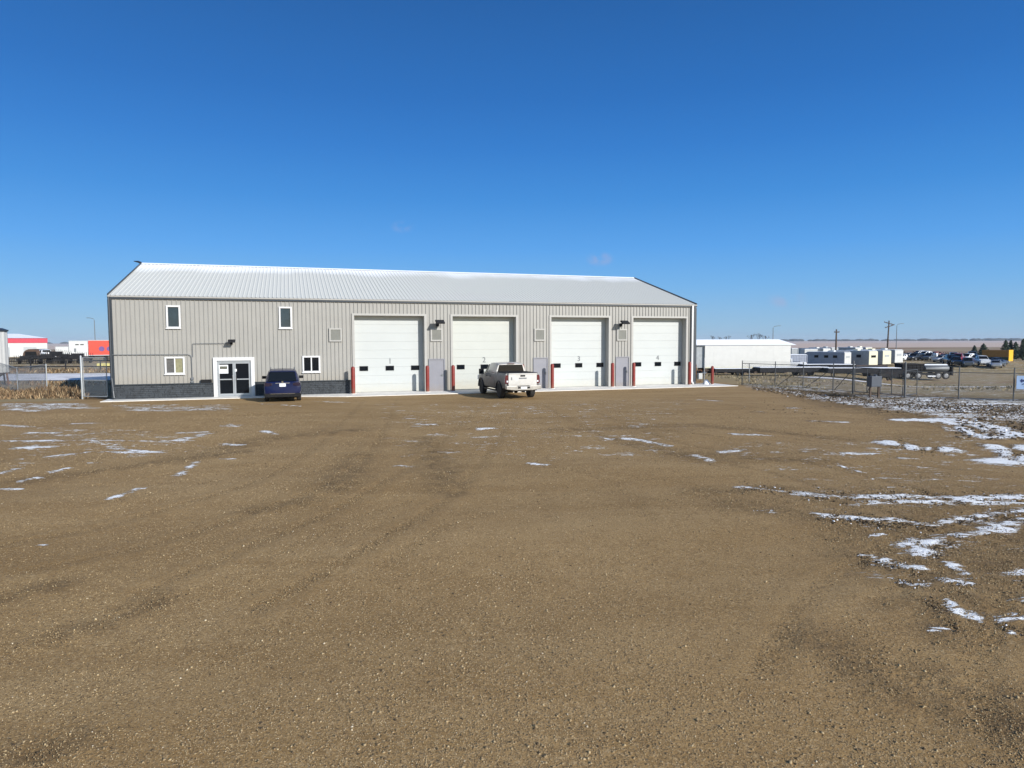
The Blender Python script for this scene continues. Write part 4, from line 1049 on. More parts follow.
# electrical cabinet on two posts
p = at(874.5, 36.4); cb_ = thing('electrical_cabinet', 'dark grey electrical cabinet on two posts in front of the gate', 'cabinet', p, .25)
mb = MB(); mb.box(-.33, .33, -.16, .16, .58, 1.15); bevel(mb.build('cabinet_box', 'cabinet', cb_), .015)
for s in (-1, 1): MB().box(s*.27-.04, s*.27+.04, -.04, .04, -.1, .58).build('leg', 'wood', cb_)
mb = MB(); mb.box(.332, .35, -.13, .13, .68, 1.08); mb.build('side_plate', 'plate', cb_)
MB().lathe([(.09, 0), (.09, .06), (.05, .09)], 12, (.05, 0, 1.15)).build('cap', 'cabinet', cb_, smooth=40)
# sign on the fence at the right edge
p = at(1014.6, 34.0); q = at(1072, 33.25)
sg = thing('fence_sign', 'pale blue sign with dark blue print hung on the right fence', 'sign', (p.x, p.y, p.z), math.atan2(q.y-p.y, q.x-p.x))
MB().box(.06, 1.7, -.07, -.05, .62, 1.30).build('sign_panel', 'sign_blue', sg)
mb = MB(); mb.prism([(.20, 1.05), (.26, 1.14), (.30, 1.14), (.30, 1.10), (1.4, 1.10), (1.4, 1.00), (.30, 1.00), (.30, .96), (.26, .96)], 'y', -.078, -.071)
mb.tube([(.30, -.074, .86), (.36, -.074, .90), (.44, -.074, .88), (.46, -.074, .80), (.40, -.074, .76)], .022, 6); mb.box(.55, 1.3, -.078, -.071, .78, .86)
mb.build('print', 'sign_navy', sg)
# left fence and man gate
lp = Vector((-23.85, 37.35, 0)); lq = Vector((-22.2, 37.0, 0))
lg = thing('man_gate', 'tall pale steel pedestrian gate closing the gap at the left building corner', 'gate', lp)
MB().lathe([(.05, -.1), (.05, 2.38), (.025, 2.42)], 12).build('gate_post', 'galv', lg, smooth=40)
d = lq-lp; a, b = d*.07, d*.97
mb = MB()
for c in (a, b): mb.tube([c+Vector((0, 0, .15)), c+Vector((0, 0, 2.3))], .024, 8)
for z_ in (.15, 1.05, 2.3): mb.tube([a+Vector((0, 0, z_)), b+Vector((0, 0, z_))], .024, 8)
mb.build('gate_frame', 'galv', lg)
mb = MB(); wire_panel(mb, a, b, .15, .15, 2.15, .09, .003); mb.build('chain_mesh', 'galv', lg, fix=False)
fence('chain_link_fence', 'pale chain link fence through the dry grass left of the building', [Vector((x, y, float(h1(x, y)))) for x, y in ((-29.0, 42.0), (-33.9, 46.2), (-38.8, 50.5), (-44, 55))], 1.85, 0, m='galv', bottom=False)
# pipe rail fence beyond the road
pf = thing('rail_fence', 'low dark pipe rail fence beyond the snowy road on the left', 'fence', (-66, 76, 0))
for i in range(9):
    x_ = i*3.9; MB().tube([(x_, i*.05, -.1), (x_, i*.05, 1.15)], .07, 8).build('post', 'dark_steel', pf)
for z_ in (.45, 1.08):
    MB().tube([(0, 0, z_), (31.2, .4, z_)], .06, 8).build('rail', 'dark_steel', pf)

# ================================================================== BACKGROUND RIGHT
def box_thing(): pass
# long white portable building with shallow roof on skids
WL = at(704.5, 94); WR = at(790, 94); z0 = WL.z
wb = thing('portable_building', 'long white portable building on skids beyond the right end of the workshop', 'building', (WL.x, WL.y, z0), 0)
wl = WR.x-WL.x
mb = MB(); mb.box(0, wl, 0, 3.6, .75, 3.95)
walls = mb.build('wall', 'cream', wb); walls.data.materials[0] = MT['building_white']
mb = MB(); zt = 3.95; yc_ = 1.8
mb.add([(-1.2, -.12, zt), (wl+.8, -.12, zt), (wl+.8, 3.75, zt), (-1.2, 3.75, zt), (-1.0, yc_, zt+.80), (wl-1.0, yc_, zt+.80)], [(0, 1, 2, 3), (0, 1, 5, 4), (2, 3, 4, 5), (0, 4, 3), (1, 2, 5)])
mb.build('roof', 'snow', wb)
mb = MB(); mb.box(-1.1, 0, .3, 3.4, .8, 3.9); mb.build('shaded_end', 'rv_grey', wb)  # grey box for the shaded left end wall, shade put into its colour
mb = MB(); mb.box(.0, wl, -.012, -.002, .75, .92); mb.build('base_trim', 'cream', wb)
mb = MB()
for k in range(9): mb.box(k*wl/8.6, k*wl/8.6+.4, .1, 3.4, -.1, .75)
mb.box(0, wl, .4, .6, .32, .75); mb.box(0, wl, 3.0, 3.2, .32, .75); mb.build('skid', 'wood', wb)
mb = MB()
for k in range(1, 10): mb.box(k*wl/10, k*wl/10+.04, -.008, -.002, .94, 3.92)
mb.build('panel_batten', 'building_white', wb)
# dark blue-grey container and pale shed beside it
def container(px0, px1, Y, h_, label, m, rz=0, z_lift=0.1, dep=2.4, name='shipping_container', cat='container', ribs=True, endm=None, group=None):
    a = at(px0, Y); b = at(px1, Y); w_ = b.x-a.x
    t = thing(name, label, cat, a, rz, group)
    mb = MB(); mb.box(0, w_, 0, dep, z_lift, h_)
    if ribs:
        n_ = max(6, int(w_/.4))
        for k in range(n_): mb.box(k*w_/n_+.05, k*w_/n_+.16, -.03, 0, z_lift+.12, h_-.12)
    mb.build('shell', m, t)
    mb = MB(); mb.box(-.03, w_+.03, -.05, .05, z_lift, z_lift+.12); mb.box(-.03, w_+.03, -.05, .05, h_-.12, h_+.003); mb.box(-.03, .07, -.052, .07, z_lift+.12, h_-.12); mb.box(w_-.07, w_+.03, -.052, .07, z_lift+.12, h_-.12)
    mb.build('frame', m, t)
    mb = MB(); mb.box(.05, w_-.05, .1, dep-.1, h_, h_+.06); mb.build('snow_cover', 'snow', t) if z_lift < .3 else None
    if endm:
        mb = MB(); mb.box(w_+.032, w_+.05, .05, dep-.05, z_lift+.05, h_-.05); mb.build('end_door', endm, t)
    return t
container(785, 806.5, 112, 2.2, 'low dark blue grey container right of the long white portable building', 'rv_blue', dep=2.4)
container(791, 797.5, 125, 3.1, 'narrow grey shed showing just over the dark blue container', 'rv_grey', name='shed', cat='shed', ribs=False)
container(804, 817, 150, 2.6, 'white cargo box standing behind the dark blue container', 'plain_white', name='cargo_box', cat='container', ribs=False)

# flatbed trailers
def flatbed(name, label, loc, rz, L_=9.5, group='flatbed trailers parked below the portable building'):
    t = thing(name, label, 'trailer', loc, rz, group)
    mb = MB(); mb.box(0, L_, -1.2, 1.2, .95, 1.08); mb.box(0, L_, -1.22, -1.14, .50, 1.06); mb.box(0, L_, 1.14, 1.22, .50, 1.06); mb.build('deck', 'dark_steel', t)
    mb = MB(); mb.box(.05, L_-.1, -1.12, 1.12, 1.082, 1.14); mb.build('snow_cover', 'snow', t)
    mb = MB(); mb.box(.3, L_-.2, -.5, -.35, .55, .95); mb.box(.3, L_-.2, .35, .5, .55, .95)
    for k in range(8): mb.box(.6+k*L_/9, .7+k*L_/9, -1.1, 1.1, .82, .95)
    mb.tube([(-1.6, 0, .62), (.4, -.42, .75)], .06, 6); mb.tube([(-1.6, 0, .62), (.4, .42, .75)], .06, 6); mb.box(1.0, 1.1, -.5, -.4, 0, .6); mb.box(1.0, 1.1, .4, .5, 0, .6)
    mb.build('frame', 'dark_steel', t)
    for y in (-1.0, 1.0):
        for x_ in (L_*.62, L_*.62+1.05):
            w_ = MB().lathe([(.25, -.13), (.42, -.13), (.45, -.1), (.45, .1), (.42, .13), (.25, .13)], 18, (x_, y, .45), 'y').build('wheel', 'rubber', t, smooth=35)
            MB().lathe([(.24, -.1), (.24, .1)], 14, (x_, y, .45), 'y').build('rim', 'rim', w_, smooth=35)
    return t
FB = flatbed('flatbed_trailer', 'black flatbed trailer with a snowy deck below the right half of the white portable building', at(756, 87), R(2), 9.0)
dup(FB, at(824, 85.5), R(-3), 'black flatbed trailer with a snowy deck in front of the grey camper trailer')
dup(FB, at(712, 90), R(1), 'black flatbed trailer in the dark below the left half of the white portable building', scale=(.55, 1, .8))
dup(FB, at(868, 88), R(3), 'short black flatbed trailer behind the electrical cabinet', scale=(.36, 1, .9), swap={'snow': 'rust'})

dup(FB, at(800, 97), R(-6), 'black flatbed trailer in the second row in front of the dark blue container', scale=(.8, 1, 1.05))
dup(FB, at(842, 98), R(8), 'black flatbed trailer in the second row in front of the leftmost camper', scale=(.7, 1, 1.05), swap={'snow': 'wood'})
dup(FB, at(880, 99), R(-4), 'rust topped black flatbed trailer in the second row left of the hopper truck', scale=(.35, 1, 1.0), swap={'snow': 'rust'})
# ---- generic small car (6 parts + wheels) reused for distant rows
defm('car_silver', (.40, .41, .42, 1), .35, metal=.4, var=.05, coat=.5); defm('car_black', (.015, .016, .018, 1), .3, coat=.6); defm('car_white', (.72, .73, .74, 1), .35, coat=.5)
defm('car_grey', (.09, .10, .11, 1), .35, metal=.3, coat=.5); defm('car_red', (.20, .015, .015, 1), .35, coat=.5); defm('car_blue', (.02, .05, .14, 1), .35, coat=.5)
def make_car(kind, paint, label, loc, rz, group='cars parked in rows on the far lot'):
    t = thing({'sedan': 'parked_car', 'suv': 'parked_suv', 'pickup': 'parked_pickup'}[kind], label, {'sedan': 'car', 'suv': 'car', 'pickup': 'pickup truck'}[kind], loc, rz, group)
    if kind == 'sedan':
        st = [(0, .72, .40, .88, .02), (.15, .84, .30, .92, .03), (1.0, .87, .22, .94, .03), (2.4, .88, .2, .92, .02), (3.3, .87, .2, .90, .04), (4.2, .80, .28, .76, .05), (4.5, .62, .36, .66, .03)]
        cs = [(.55, .74, .88, .66, .95), (1.15, .76, .88, .58, 1.36), (2.0, .78, .88, .60, 1.43), (2.5, .78, .88, .58, 1.40), (3.35, .74, .88, .66, .93)]; wy = (.85, 3.55); gl_ = (.95, 3.0, 1.25, 2.55, .765, .98, .60, 1.34)
        rw = [(-.62, .72, 1.0), (.62, .72, 1.0), (.54, 1.12, 1.34), (-.54, 1.12, 1.34)]; ws = [(-.64, 3.26, 1.0), (.64, 3.26, 1.0), (.54, 2.62, 1.37), (-.54, 2.62, 1.37)]; wr = .33
    elif kind == 'suv':
        st = [(0, .82, .40, 1.0, .02), (.12, .90, .34, 1.04, .02), (1, .92, .26, 1.04, .02), (3.3, .92, .26, 1.02, .04), (4.2, .88, .3, .95, .06), (4.6, .72, .38, .8, .04)]
        cs = [(.08, .82, 1.0, .7, 1.2), (.3, .84, 1.0, .70, 1.66), (1.4, .85, 1.0, .72, 1.74), (2.4, .85, 1.0, .70, 1.70), (3.3, .80, 1.0, .70, 1.06)]; wy = (.9, 3.65); gl_ = (.5, 3.0, .55, 2.4, .84, 1.1, .71, 1.62)
        rw = [(-.68, .10, 1.12), (.68, .10, 1.12), (.62, .28, 1.56), (-.62, .28, 1.56)]; ws = [(-.7, 3.24, 1.12), (.7, 3.24, 1.12), (.62, 2.5, 1.66), (-.62, 2.5, 1.66)]; wr = .38
    else:
        st = [(0, .90, .50, 1.30, 0), (.1, .96, .46, 1.32, 0), (2.0, .97, .42, 1.32, 0), (4.0, .97, .42, 1.22, .02), (5.2, .94, .46, 1.14, .03), (5.6, .82, .5, 1.05, .02)]
        cs = [(2.0, .86, 1.2, .74, 1.84), (2.8, .88, 1.2, .76, 1.92), (3.5, .88, 1.2, .74, 1.88), (4.4, .82, 1.18, .74, 1.24)]; wy = (1.15, 4.6); gl_ = (2.15, 4.0, 2.25, 3.55, .88, 1.3, .765, 1.78)
        rw = [(-.72, 1.985, 1.38), (.72, 1.985, 1.38), (.66, 1.992, 1.78), (-.66, 1.992, 1.78)]; ws = [(-.74, 4.36, 1.28), (.74, 4.36, 1.28), (.66, 3.6, 1.82), (-.66, 3.6, 1.82)]; wr = .42
    lower_body(st).build('body', paint, t, smooth=35); cabin(cs).build('cabin', paint, t, smooth=38)
    side_glass(t, *gl_)
    for nm, q, s in (('rear_window', rw, -1), ('windscreen', ws, 1)):
        mb = MB(); mb.add([(x_, y+.015*s, z_+.01) for x_, y, z_ in q]+[(x_, y-.03*s, z_-.01) for x_, y, z_ in q], [(0, 1, 2, 3), (4, 7, 6, 5), (0, 4, 5, 1), (1, 5, 6, 2), (2, 6, 7, 3), (3, 7, 4, 0)]); mb.build(nm, 'glass', t)
    W_ = st[2][1]
    for s in (1, -1):
        for y in wy:
            w_ = MB().lathe([(wr*.6, -.11), (wr*.95, -.11), (wr, -.08), (wr, .08), (wr*.95, .11), (wr*.6, .11)], 18, (s*(W_-.07), y, wr), 'x').build('wheel', 'rubber', t, smooth=35)
            MB().lathe([(wr*.6, -.125), (wr*.6, .125)], 12, (s*(W_-.07), y, wr), 'x').build('rim', 'rim', w_, smooth=35)
        MB().box(s*(W_*.82)-.1, s*(W_*.82)+.1, -.012, .1, st[1][3]-.16, st[1][3]-.02).build('tail_light', 'tail_red', t)
        MB().box(s*(W_*.70)-.12, s*(W_*.70)+.12, st[-1][0]-.16, st[-1][0]-.005, st[-1][3]-.12, st[-1][3]-.02).build('headlight', 'plate', t)
    return t
SED = make_car('sedan', 'car_silver', 'silver sedan at the front of the far car lot just left of the yellow container', at(993, 128), R(150))
SUVb = make_car('suv', 'car_grey', 'dark grey SUV in the nearest row of the far car lot', at(966, 131), R(150))
PKb = make_car('pickup', 'car_white', 'white pickup parked left of the grey camper trailer', at(806, 102), R(70), group='pickups parked on the far lot')
dup(PKb, at(799, 106), R(60), 'dark pickup half hidden left of the white pickup', swap={'car_white': 'car_grey'})
lot = [  # px, Y, kind, paint, rot, label
 (976, 134, 'p', 'car_white', 160, 'white pickup beside the dark grey SUV in the far car lot'),
 (986, 136, 's', 'car_grey', 190, 'dark grey sedan between the white pickup and the silver sedan'),
 (953, 134, 'u', 'car_black', 155, 'black SUV left of the dark grey SUV in the far car lot'),
 (946, 137, 'p', 'car_black', 160, 'black pickup at the left end of the nearest car row'),
 (908, 152, 's', 'car_white', 120, 'white sedan right beside the last camper trailer'),
 (914, 154, 's', 'car_silver', 140, 'silver sedan second from the last camper trailer'),
 (920, 152, 'u', 'car_black', 120, 'black SUV in the middle of the back car row'),
 (927, 153, 's', 'car_blue', 130, 'dark blue sedan between two dark SUVs in the back car row'),
 (932, 152, 'u', 'car_grey', 130, 'grey SUV right of the dark blue sedan in the back car row'),
 (938, 153, 's', 'car_white', 120, 'white sedan near the right end of the back car row'),
 (944, 153, 's', 'car_black', 140, 'black sedan at the right end of the back car row'),
 (952, 160, 'u', 'car_silver', 150, 'silver SUV standing farthest back above the black SUV'),
 (961, 162, 's', 'car_white', 120, 'white sedan standing farthest back above the dark grey SUV'),
 (970, 162, 'p', 'car_grey', 150, 'grey pickup farthest back below the bushy spruces'),
 (925, 182, 'u', 'car_white', 100, 'white SUV alone behind the back car row'),
 (941, 184, 's', 'car_red', 100, 'dark red sedan alone behind the back car row'),
]
lot += [
 (949, 144, 's', 'car_silver', 110, 'silver sedan side on behind the two black vehicles of the nearest row'),
 (959, 142, 'p', 'car_red', 140, 'dark red pickup between the black SUV and the dark grey SUV'),
 (972, 146, 'u', 'car_white', 120, 'white SUV half hidden behind the dark grey SUV'),
 (982, 145, 's', 'car_black', 110, 'black sedan side on behind the white pickup of the nearest row'),
 (992, 147, 'u', 'car_grey', 130, 'grey SUV close left of the yellow container'),
 (903, 166, 'p', 'car_grey', 110, 'grey pickup behind the white sedan beside the last camper'),
 (915, 168, 's', 'car_silver', 110, 'silver sedan side on behind the middle of the back car row'),
 (934, 166, 'p', 'car_white', 110, 'white pickup side on behind the grey SUV of the back car row'),
 (1001, 130, 's', 'car_grey', 120, 'dark grey sedan parked right below the yellow container'),
]
for px, Y, k, pt_, rz, lb in lot:
    src, own = {'s': (SED, 'car_silver'), 'u': (SUVb, 'car_grey'), 'p': (PKb, 'car_white')}[k]
    dup(src, at(px, Y), R(rz), lb, swap={own: pt_})

# camper trailers
def camper(label, loc, rz, end, side='rv_grey', group='camper trailers parked side by side'):
    t = thing('camper_trailer', label, 'camper', loc, rz, group); L_ = 7.6; h0, h1 = .55, 2.75   # x: along, right end at x=0
    mb = MB(); mb.prism([(0, h0), (0, h1), (-L_+.9, h1+.05), (-L_+.25, h1-.35), (-L_, h1-1.0), (-L_+.35, h0)], 'y', -1.2, 1.2)
    bevel(mb.build('body', side, t), .06)
    mb = MB(); mb.box(0.003, .03, -1.17, 1.17, h0+.05, h1-.05); e_ = mb.build('end_panel', end, t)
    mb = MB(); mb.box(.032, .045, -.65, .65, 1.75, 2.1); mb.build('end_window', 'glass', e_) if end == 'cream' else mb.build('end_window', 'rv_grey', e_)
    for x0 in (-2.0, -3.6, -5.4):
        for s in (-1,): MB().box(x0, x0+.75, s*1.215-.008, s*1.215+.008, 1.75, 2.2).build('side_window', 'glass', t)
    MB().box(-4.55, -3.95, -1.225, -1.205, .75, 2.35).build('door', 'rv_blue', t)
    MB().box(-L_+.2, -.02, -1.222, -1.203, h0+.03, h0+.5).build('stripe', 'rv_blue', t)
    MB().box(-L_+1.1, -.1, -1.1, 1.1, h1+.035, h1+.075).build('roof', 'snow', t)
    MB().box(-3.1, -2.3, -.4, .4, h1+.06, h1+.3).build('air_conditioner', 'plain_white', t)
    for x_ in (-3.0, -3.85):
        for s in (-1, 1): MB().lathe([(.2, -.1), (.36, -.1), (.36, .1), (.2, .1)], 16, (x_, s*1.1, .36), 'y').build('wheel', 'rubber', t, smooth=35)
    mb = MB(); mb.box(-L_-1.1, -.2, -.5, .5, .42, h0); mb.tube([(-L_-1.1, 0, 0), (-L_-1.1, 0, .5)], .04, 6); mb.build('chassis', 'dark_steel', t)
    return t
C1 = camper('grey camper trailer with a white end panel, leftmost of the parked campers', at(847, 118), R(-52), 'plain_white', 'rv_blue')
C2 = dup(C1, at(872.5, 120), R(-58), 'grey camper trailer with a cream end and dark window band, second in the row', swap={'plain_white': 'cream', 'rv_blue': 'rv_grey'}, scale=(1.15, 1.15, 1.16))
dup(C1, at(886, 125), R(-60), 'camper trailer with a plain cream end, third in the row', swap={'plain_white': 'cream', 'rv_blue': 'rv_grey'}, scale=(1.1, 1.1, 1.16))
dup(C1, at(898, 131), R(-60), 'pale camper trailer with a grey white end, rightmost of the row', swap={'rv_blue': 'rv_grey'}, scale=(1.1, 1.15, 1.12))

for px, Y, rz, end, lb in ((858, 168, -70, 'plain_white', 'white ended camper trailer far back behind the leftmost camper'), (868, 170, -66, 'cream', 'cream ended camper trailer far back behind the second camper'), (826, 150, -64, 'plain_white', 'camper trailer far back above the dark side of the leftmost camper'), (834, 166, -64, 'rv_grey', 'grey ended camper trailer far back beside the upright utility pole')):
    dup(C1, at(px, Y), R(rz), lb, swap={'plain_white': end, 'rv_blue': 'rv_grey'}, group='camper trailers in the back row')
for ch in C2.children:
    if ch.name.startswith('end_panel'):
        for g_ in ch.children: g_.data = g_.data.copy(); g_.data.materials[0] = MT['glass']
# black dump truck with tandem trailer
dt = thing('hopper_truck', 'black truck with a tall hopper box and a snow topped tank parked beyond the fence', 'truck', at(898.5, 100), R(-4))
mb = MB(); mb.prism([(0, .9), (-.1, 2.25), (2.95, 2.25), (2.75, .9)], 'y', -1.2, 1.2); hp = mb.build('hopper_box', 'black', dt)
mb = MB(); mb.box(-.15, 3.0, -1.25, -1.15, 2.13, 2.27); mb.box(-.15, 3.0, 1.15, 1.25, 2.13, 2.27)
for k in range(5): mb.box(.3+k*.55, .38+k*.55, -1.26, -1.2, .95, 2.15)
mb.build('rim_rail', 'dark_steel', hp)
mb = MB(); mb.loft([[(x_, math.cos(a)*1.1*s, 1.55+math.sin(a)*.55*s) for a in [k*math.pi/8 for k in range(16)]] for x_, s in ((3.15, .8), (3.3, 1), (6.5, 1), (6.75, .8))]); tk = mb.build('tank', 'grey_steel', dt, smooth=50)
mb = MB(); mb.loft([[(x_, -.7, 2.03), (x_, .7, 2.03), (x_, .5, 2.16), (x_, -.5, 2.16)] for x_ in (3.3, 6.55)]); mb.build('snow_cover', 'snow', tk)
mb = MB(); mb.box(-.2, 7.2, -.5, -.35, .6, .85); mb.box(-.2, 7.2, .35, .5, .6, .85); mb.box(6.9, 7.1, -1.15, 1.15, .55, 1.8); mb.tube([(7.0, -.9, 1.7), (7.3, -1.2, 2.2)], .06, 6)
mb.box(3.4, 4.4, -1.2, -1.0, .45, .7); mb.build('chassis', 'dark_steel', dt)
mb = MB(); mb.box(3.5, 4.6, -1.23, -1.21, .35, .55); mb.build('step', 'plate', dt)
for x_ in (.7, 2.2, 5.0, 6.1):
    for s in (-1, 1):
        w_ = MB().lathe([(.3, -.15), (.46, -.15), (.5, -.1), (.5, .1), (.46, .15), (.3, .15)], 20, (x_, s*1.05, .5), 'y').build('wheel', 'rubber', dt, smooth=35)
        MB().lathe([(.30, -.16), (.24, -.17), (.24, .17), (.30, .16)], 14, (x_, s*1.05, .5), 'y').build('rim', 'rim', w_, smooth=35)

# yellow container
yc2 = thing('yellow_container', 'rust brown and bright yellow ended container at the right below the spruce trees', 'container', at(1009.5, 141), R(-52))
MB().box(-4.8, 0, -1.3, 1.3, .3, 2.55).build('shell', 'dull_orange', yc2)
MB().box(.003, .06, -1.32, 1.32, .25, 2.6).build('end_door', 'yellow', yc2)
mb = MB(); mb.box(-4.8, 0, -1.34, -1.302, .5, 1.1); mb.build('side_stripe', 'spruce', yc2)
mb = MB()
for x_ in (-4.4, -1.2): mb.box(x_, x_+.5, -1.2, 1.2, -.1, .3)
mb.build('block', 'dark_steel', yc2)

# trees
def spruce(label, loc, h, r_, seed, group='spruce trees round the far lot'):
    rs = random.Random(seed)
    t = thing('spruce_tree', label, 'tree', loc, 0, group)
    MB().tube([(0, 0, -.1), (0, 0, h*.5), (0, 0, h*.97)], [.16, .10, .02], 7).build('trunk', 'bark', t)
    mb = MB()
    for k in range(900):
        f = rs.random()**.8; z = h*(.07+.92*f); rad = r_*(1-f)**.75*(.25+.8*rs.random())*(1+.2*math.sin(f*38))
        a = rs.random()*6.283; x_, y_ = rad*math.cos(a), rad*math.sin(a)
        s = (.16+.22*(1-f))*(.6+.8*rs.random()); dx, dy = math.cos(a), math.sin(a); b = a+1.57+rs.uniform(-.6, .6)
        c = Vector((x_, y_, z)); o1 = Vector((dx, dy, -.45+rs.uniform(-.3, .3)))*s; o2 = Vector((math.cos(b), math.sin(b), rs.uniform(-.4, .4)))*s*.55
        mb.add([c-o1*.4-o2, c-o1*.4+o2, c+o1+o2*.3, c+o1-o2*.3], [(0, 1, 2, 3)])
    mb.build('crown', 'spruce', t, fix=False)
    return t
S1 = spruce('leaner reddish spruce, leftmost of the trees behind the far car lot', at(973, 172), 3.2, 1.0, 1)
S2 = spruce('bushy spruce second from the left behind the far car lot', at(982, 172), 3.7, 1.7, 2)
S3 = spruce('dense spruce left of the cluster behind the yellow container', at(1004, 158), 4.6, 1.4, 3)
dup(S1, at(1009, 160), 1.2, 'pointed spruce in the middle of the cluster behind the yellow container', scale=(1.1, 1.1, 1.4))
dup(S2, at(1014, 159), 2.2, 'broad spruce right of the cluster above the yellow container end', scale=(.9, .9, 1.12))
dup(S3, at(1021.5, 150), 3.0, 'tall dark spruce at the right edge of the picture', scale=(.95, .95, 1.05))
dup(S2, at(1033, 136), .4, None) if False else None
def bare_tree(label, loc, h, seed, group):
    rs = random.Random(seed); t = thing('bare_tree', label, 'tree', loc, 0, group); tr = MB(); cr2 = MB()
    def grow(p, d, l, r_, lev):
        q = p+d*l; (tr if lev < 2 else cr2).tube([p, q], [r_, r_*.65], 5, False)
        if lev < 5:
            for _ in range(3 if lev < 4 else 4):
                nd = (d+Vector((rs.uniform(-.7, .7), rs.uniform(-.7, .7), rs.uniform(.0, .6)))).normalized(); grow(q, nd, l*rs.uniform(.6, .85), r_*.62, lev+1)
    grow(Vector((0, 0, -.2)), Vector((0, 0, 1)), h*.22, h*.012, 0)
    tr.build('trunk', 'bark', t, fix=False); cr2.build('crown', 'bark', t, fix=False); return t
GB = 'bare trees showing over the long white roof'
B1 = bare_tree('bare tree showing over the white portable roof, nearest the workshop', at(713, 400), 9, 5, GB)
for i, (px, s, lb) in enumerate(((720, .9, 'bare tree second from the workshop over the white portable roof'), (727, 1.0, 'bare tree third from the workshop over the white portable roof'), (750, 1.15, 'bare tree just right of the short mast over the white portable roof'),
                                 (757, 1.2, 'tallest bare tree over the middle of the white portable roof'), (764, 1.05, 'bare tree just left of the curved street lamp'))):
    dup(B1, at(px, 400), i*1.3, lb, scale=(s, s, s))
# far wood along the horizon: thick lumpy ridge of crowns
mb = MB(); rs = random.Random(11)
def wood_run(x0, x1, Y, h0, h1, n_):
    for k in range(n_):
        x_ = x0+(x1-x0)*(k+rs.random())/n_; h_ = h0+(h1-h0)*rs.random()*(.5+.5*abs(math.sin(k*.13)))
        w_ = rs.uniform(12, 34); y_ = Y+rs.uniform(-40, 60); prof = [(w_*.8, 0), (w_, h_*.35), (w_*.85, h_*.7), (w_*.4, h_*.95), (w_*.1, h_)]
        mb.lathe(prof, 7, (x_, y_, -1))
wood_run(200, 1000, 3300, 6, 9, 60); wood_run(1050, 3300, 3200, 7, 13, 110); wood_run(-3600, -1300, 3300, 6, 11, 90); wood_run(2000, 2700, 2900, 8, 14, 40)
tag(mb.build('far_wood', 'far_wood', smooth=60), 'thin dark line of far woods along the horizon', 'woods', kind='stuff')
# hedges/dark shrubs in the middle distance
MT['brush'] = attr_mat('brush', [(0, (.03, .025, .02, 1)), (.6, (.08, .06, .045, 1)), (1, (.16, .12, .08, 1))])
n = 9000; x = rng.uniform(40, 190, n); y = rng.normal(190, 4, n)+rng.choice([-16, 0, 22], n); k = fnoise(x, y*.1, .18, 12) > .12; x, y = x[k], y[k]
grass('low_brush', np.stack([x, y, hgt(x, y)], -1), .5+.9*rng.random(len(x)), .12+.12*rng.random(len(x)), MT['brush'], 'rows of low dark brush at the edge of the far fields')

# poles
def upole(label, loc, h, lean, arms, group):
    t = thing('utility_pole', label, 'utility pole', loc, 0, group)
    top = Vector((lean*h, 0, h)); MB().tube([(0, 0, -.3), top], [.24, .15], 10).build('pole', 'wood', t, smooth=50)
    for z_, w_, tilt in arms:
        c = Vector((lean*z_, -.2, z_)); MB().tube([c+Vector((-w_, 0, -tilt)), c+Vector((w_, 0, tilt))], .11, 6).build('crossarm', 'wood', t)
        for s in (-1, -.5, .5, 1): MB().lathe([(.06, 0), (.09, .08), (.05, .2)], 8, (c.x+s*w_*.95, c.y, c.z+tilt*s+.08)).build('insulator', 'grey_steel', t)
    return t
UP = upole('leaning utility pole with two tilted crossarms standing over the campers', at(886, 185), 9.9, .03, ((9.1, 1.4, -.4), (8.3, 1.1, .35)), 'utility poles on the far lots')
upole('plain upright utility pole above the grey camper trailer', at(835, 160), 7.2, 0, ((6.5, .6, 0),), 'utility poles on the far lots')
def slamp(label, loc, h, rz=0, group='tall street lamps'):
    t = thing('street_lamp', label, 'street lamp', loc, rz, group)
    MB().tube([(0, 0, -.2), (0, 0, h*.93), (.25, 0, h*.98), (1.3, 0, h)], [.11, .08, .07, .05], 8).build('pole', 'grey_steel', t)
    MB().box(1.1, 1.9, -.14, .14, h-.07, h+.05).build('lamp_head', 'grey_steel', t); return t
SL = slamp('tall thin street lamp right beside the leaning utility pole', at(895, 190), 9.2)
dup(SL, at(772, 170), R(0), 'street lamp rising over the roof end of the white portable building', scale=(1, 1, .90))
dup(SL, at(97, 170), R(180), 'tall thin street lamp above the red trailer on the left', scale=(1, 1, 1.02))
p = at(751, 175); o = MB().lathe([(.12, -.2), (.08, 5.3), (.05, 5.4)], 8).build('short_mast', 'grey_steel', smooth=40); o.location = p; tag(o, 'short thin mast rising over the middle of the white portable roof', 'mast')

# ================================================================== BACKGROUND LEFT
# white ribbed tank on a steel stand at the left edge
tp = at(-9.5, 50.0); tk = thing('storage_tank', 'white ribbed upright tank with a dark lid cut off by the left edge', 'tank', tp)
mb = MB(); prof = []
for k in range(61):
    pass
ringp = []
nseg = 72
vs0 = [((1.13+(.03 if k % 4 < 2 else 0))*math.cos(2*math.pi*k/nseg), (1.13+(.03 if k % 4 < 2 else 0))*math.sin(2*math.pi*k/nseg)) for k in range(nseg)]
mb.loft([[(x_, y_, z_) for x_, y_ in vs0] for z_ in (1.0, 4.05)]); mb.build('tank_shell', 'plain_white', tk)
MB().lathe([(1.24, 4.05), (1.24, 4.15), (.9, 4.28), (.2, 4.36)], 36).build('lid', 'dark_trim', tk, smooth=40)
MB().lathe([(.3, .45), (1.1, 1.0)], 36).build('cone', 'rust', tk, smooth=40)
for k in range(6):
    a_ = k*math.pi/3+.3; MB().tube([(1.05*math.cos(a_), 1.05*math.sin(a_), 1.05), (1.15*math.cos(a_), 1.15*math.sin(a_), -.1)], .06, 6).build('leg', 'rust', tk)
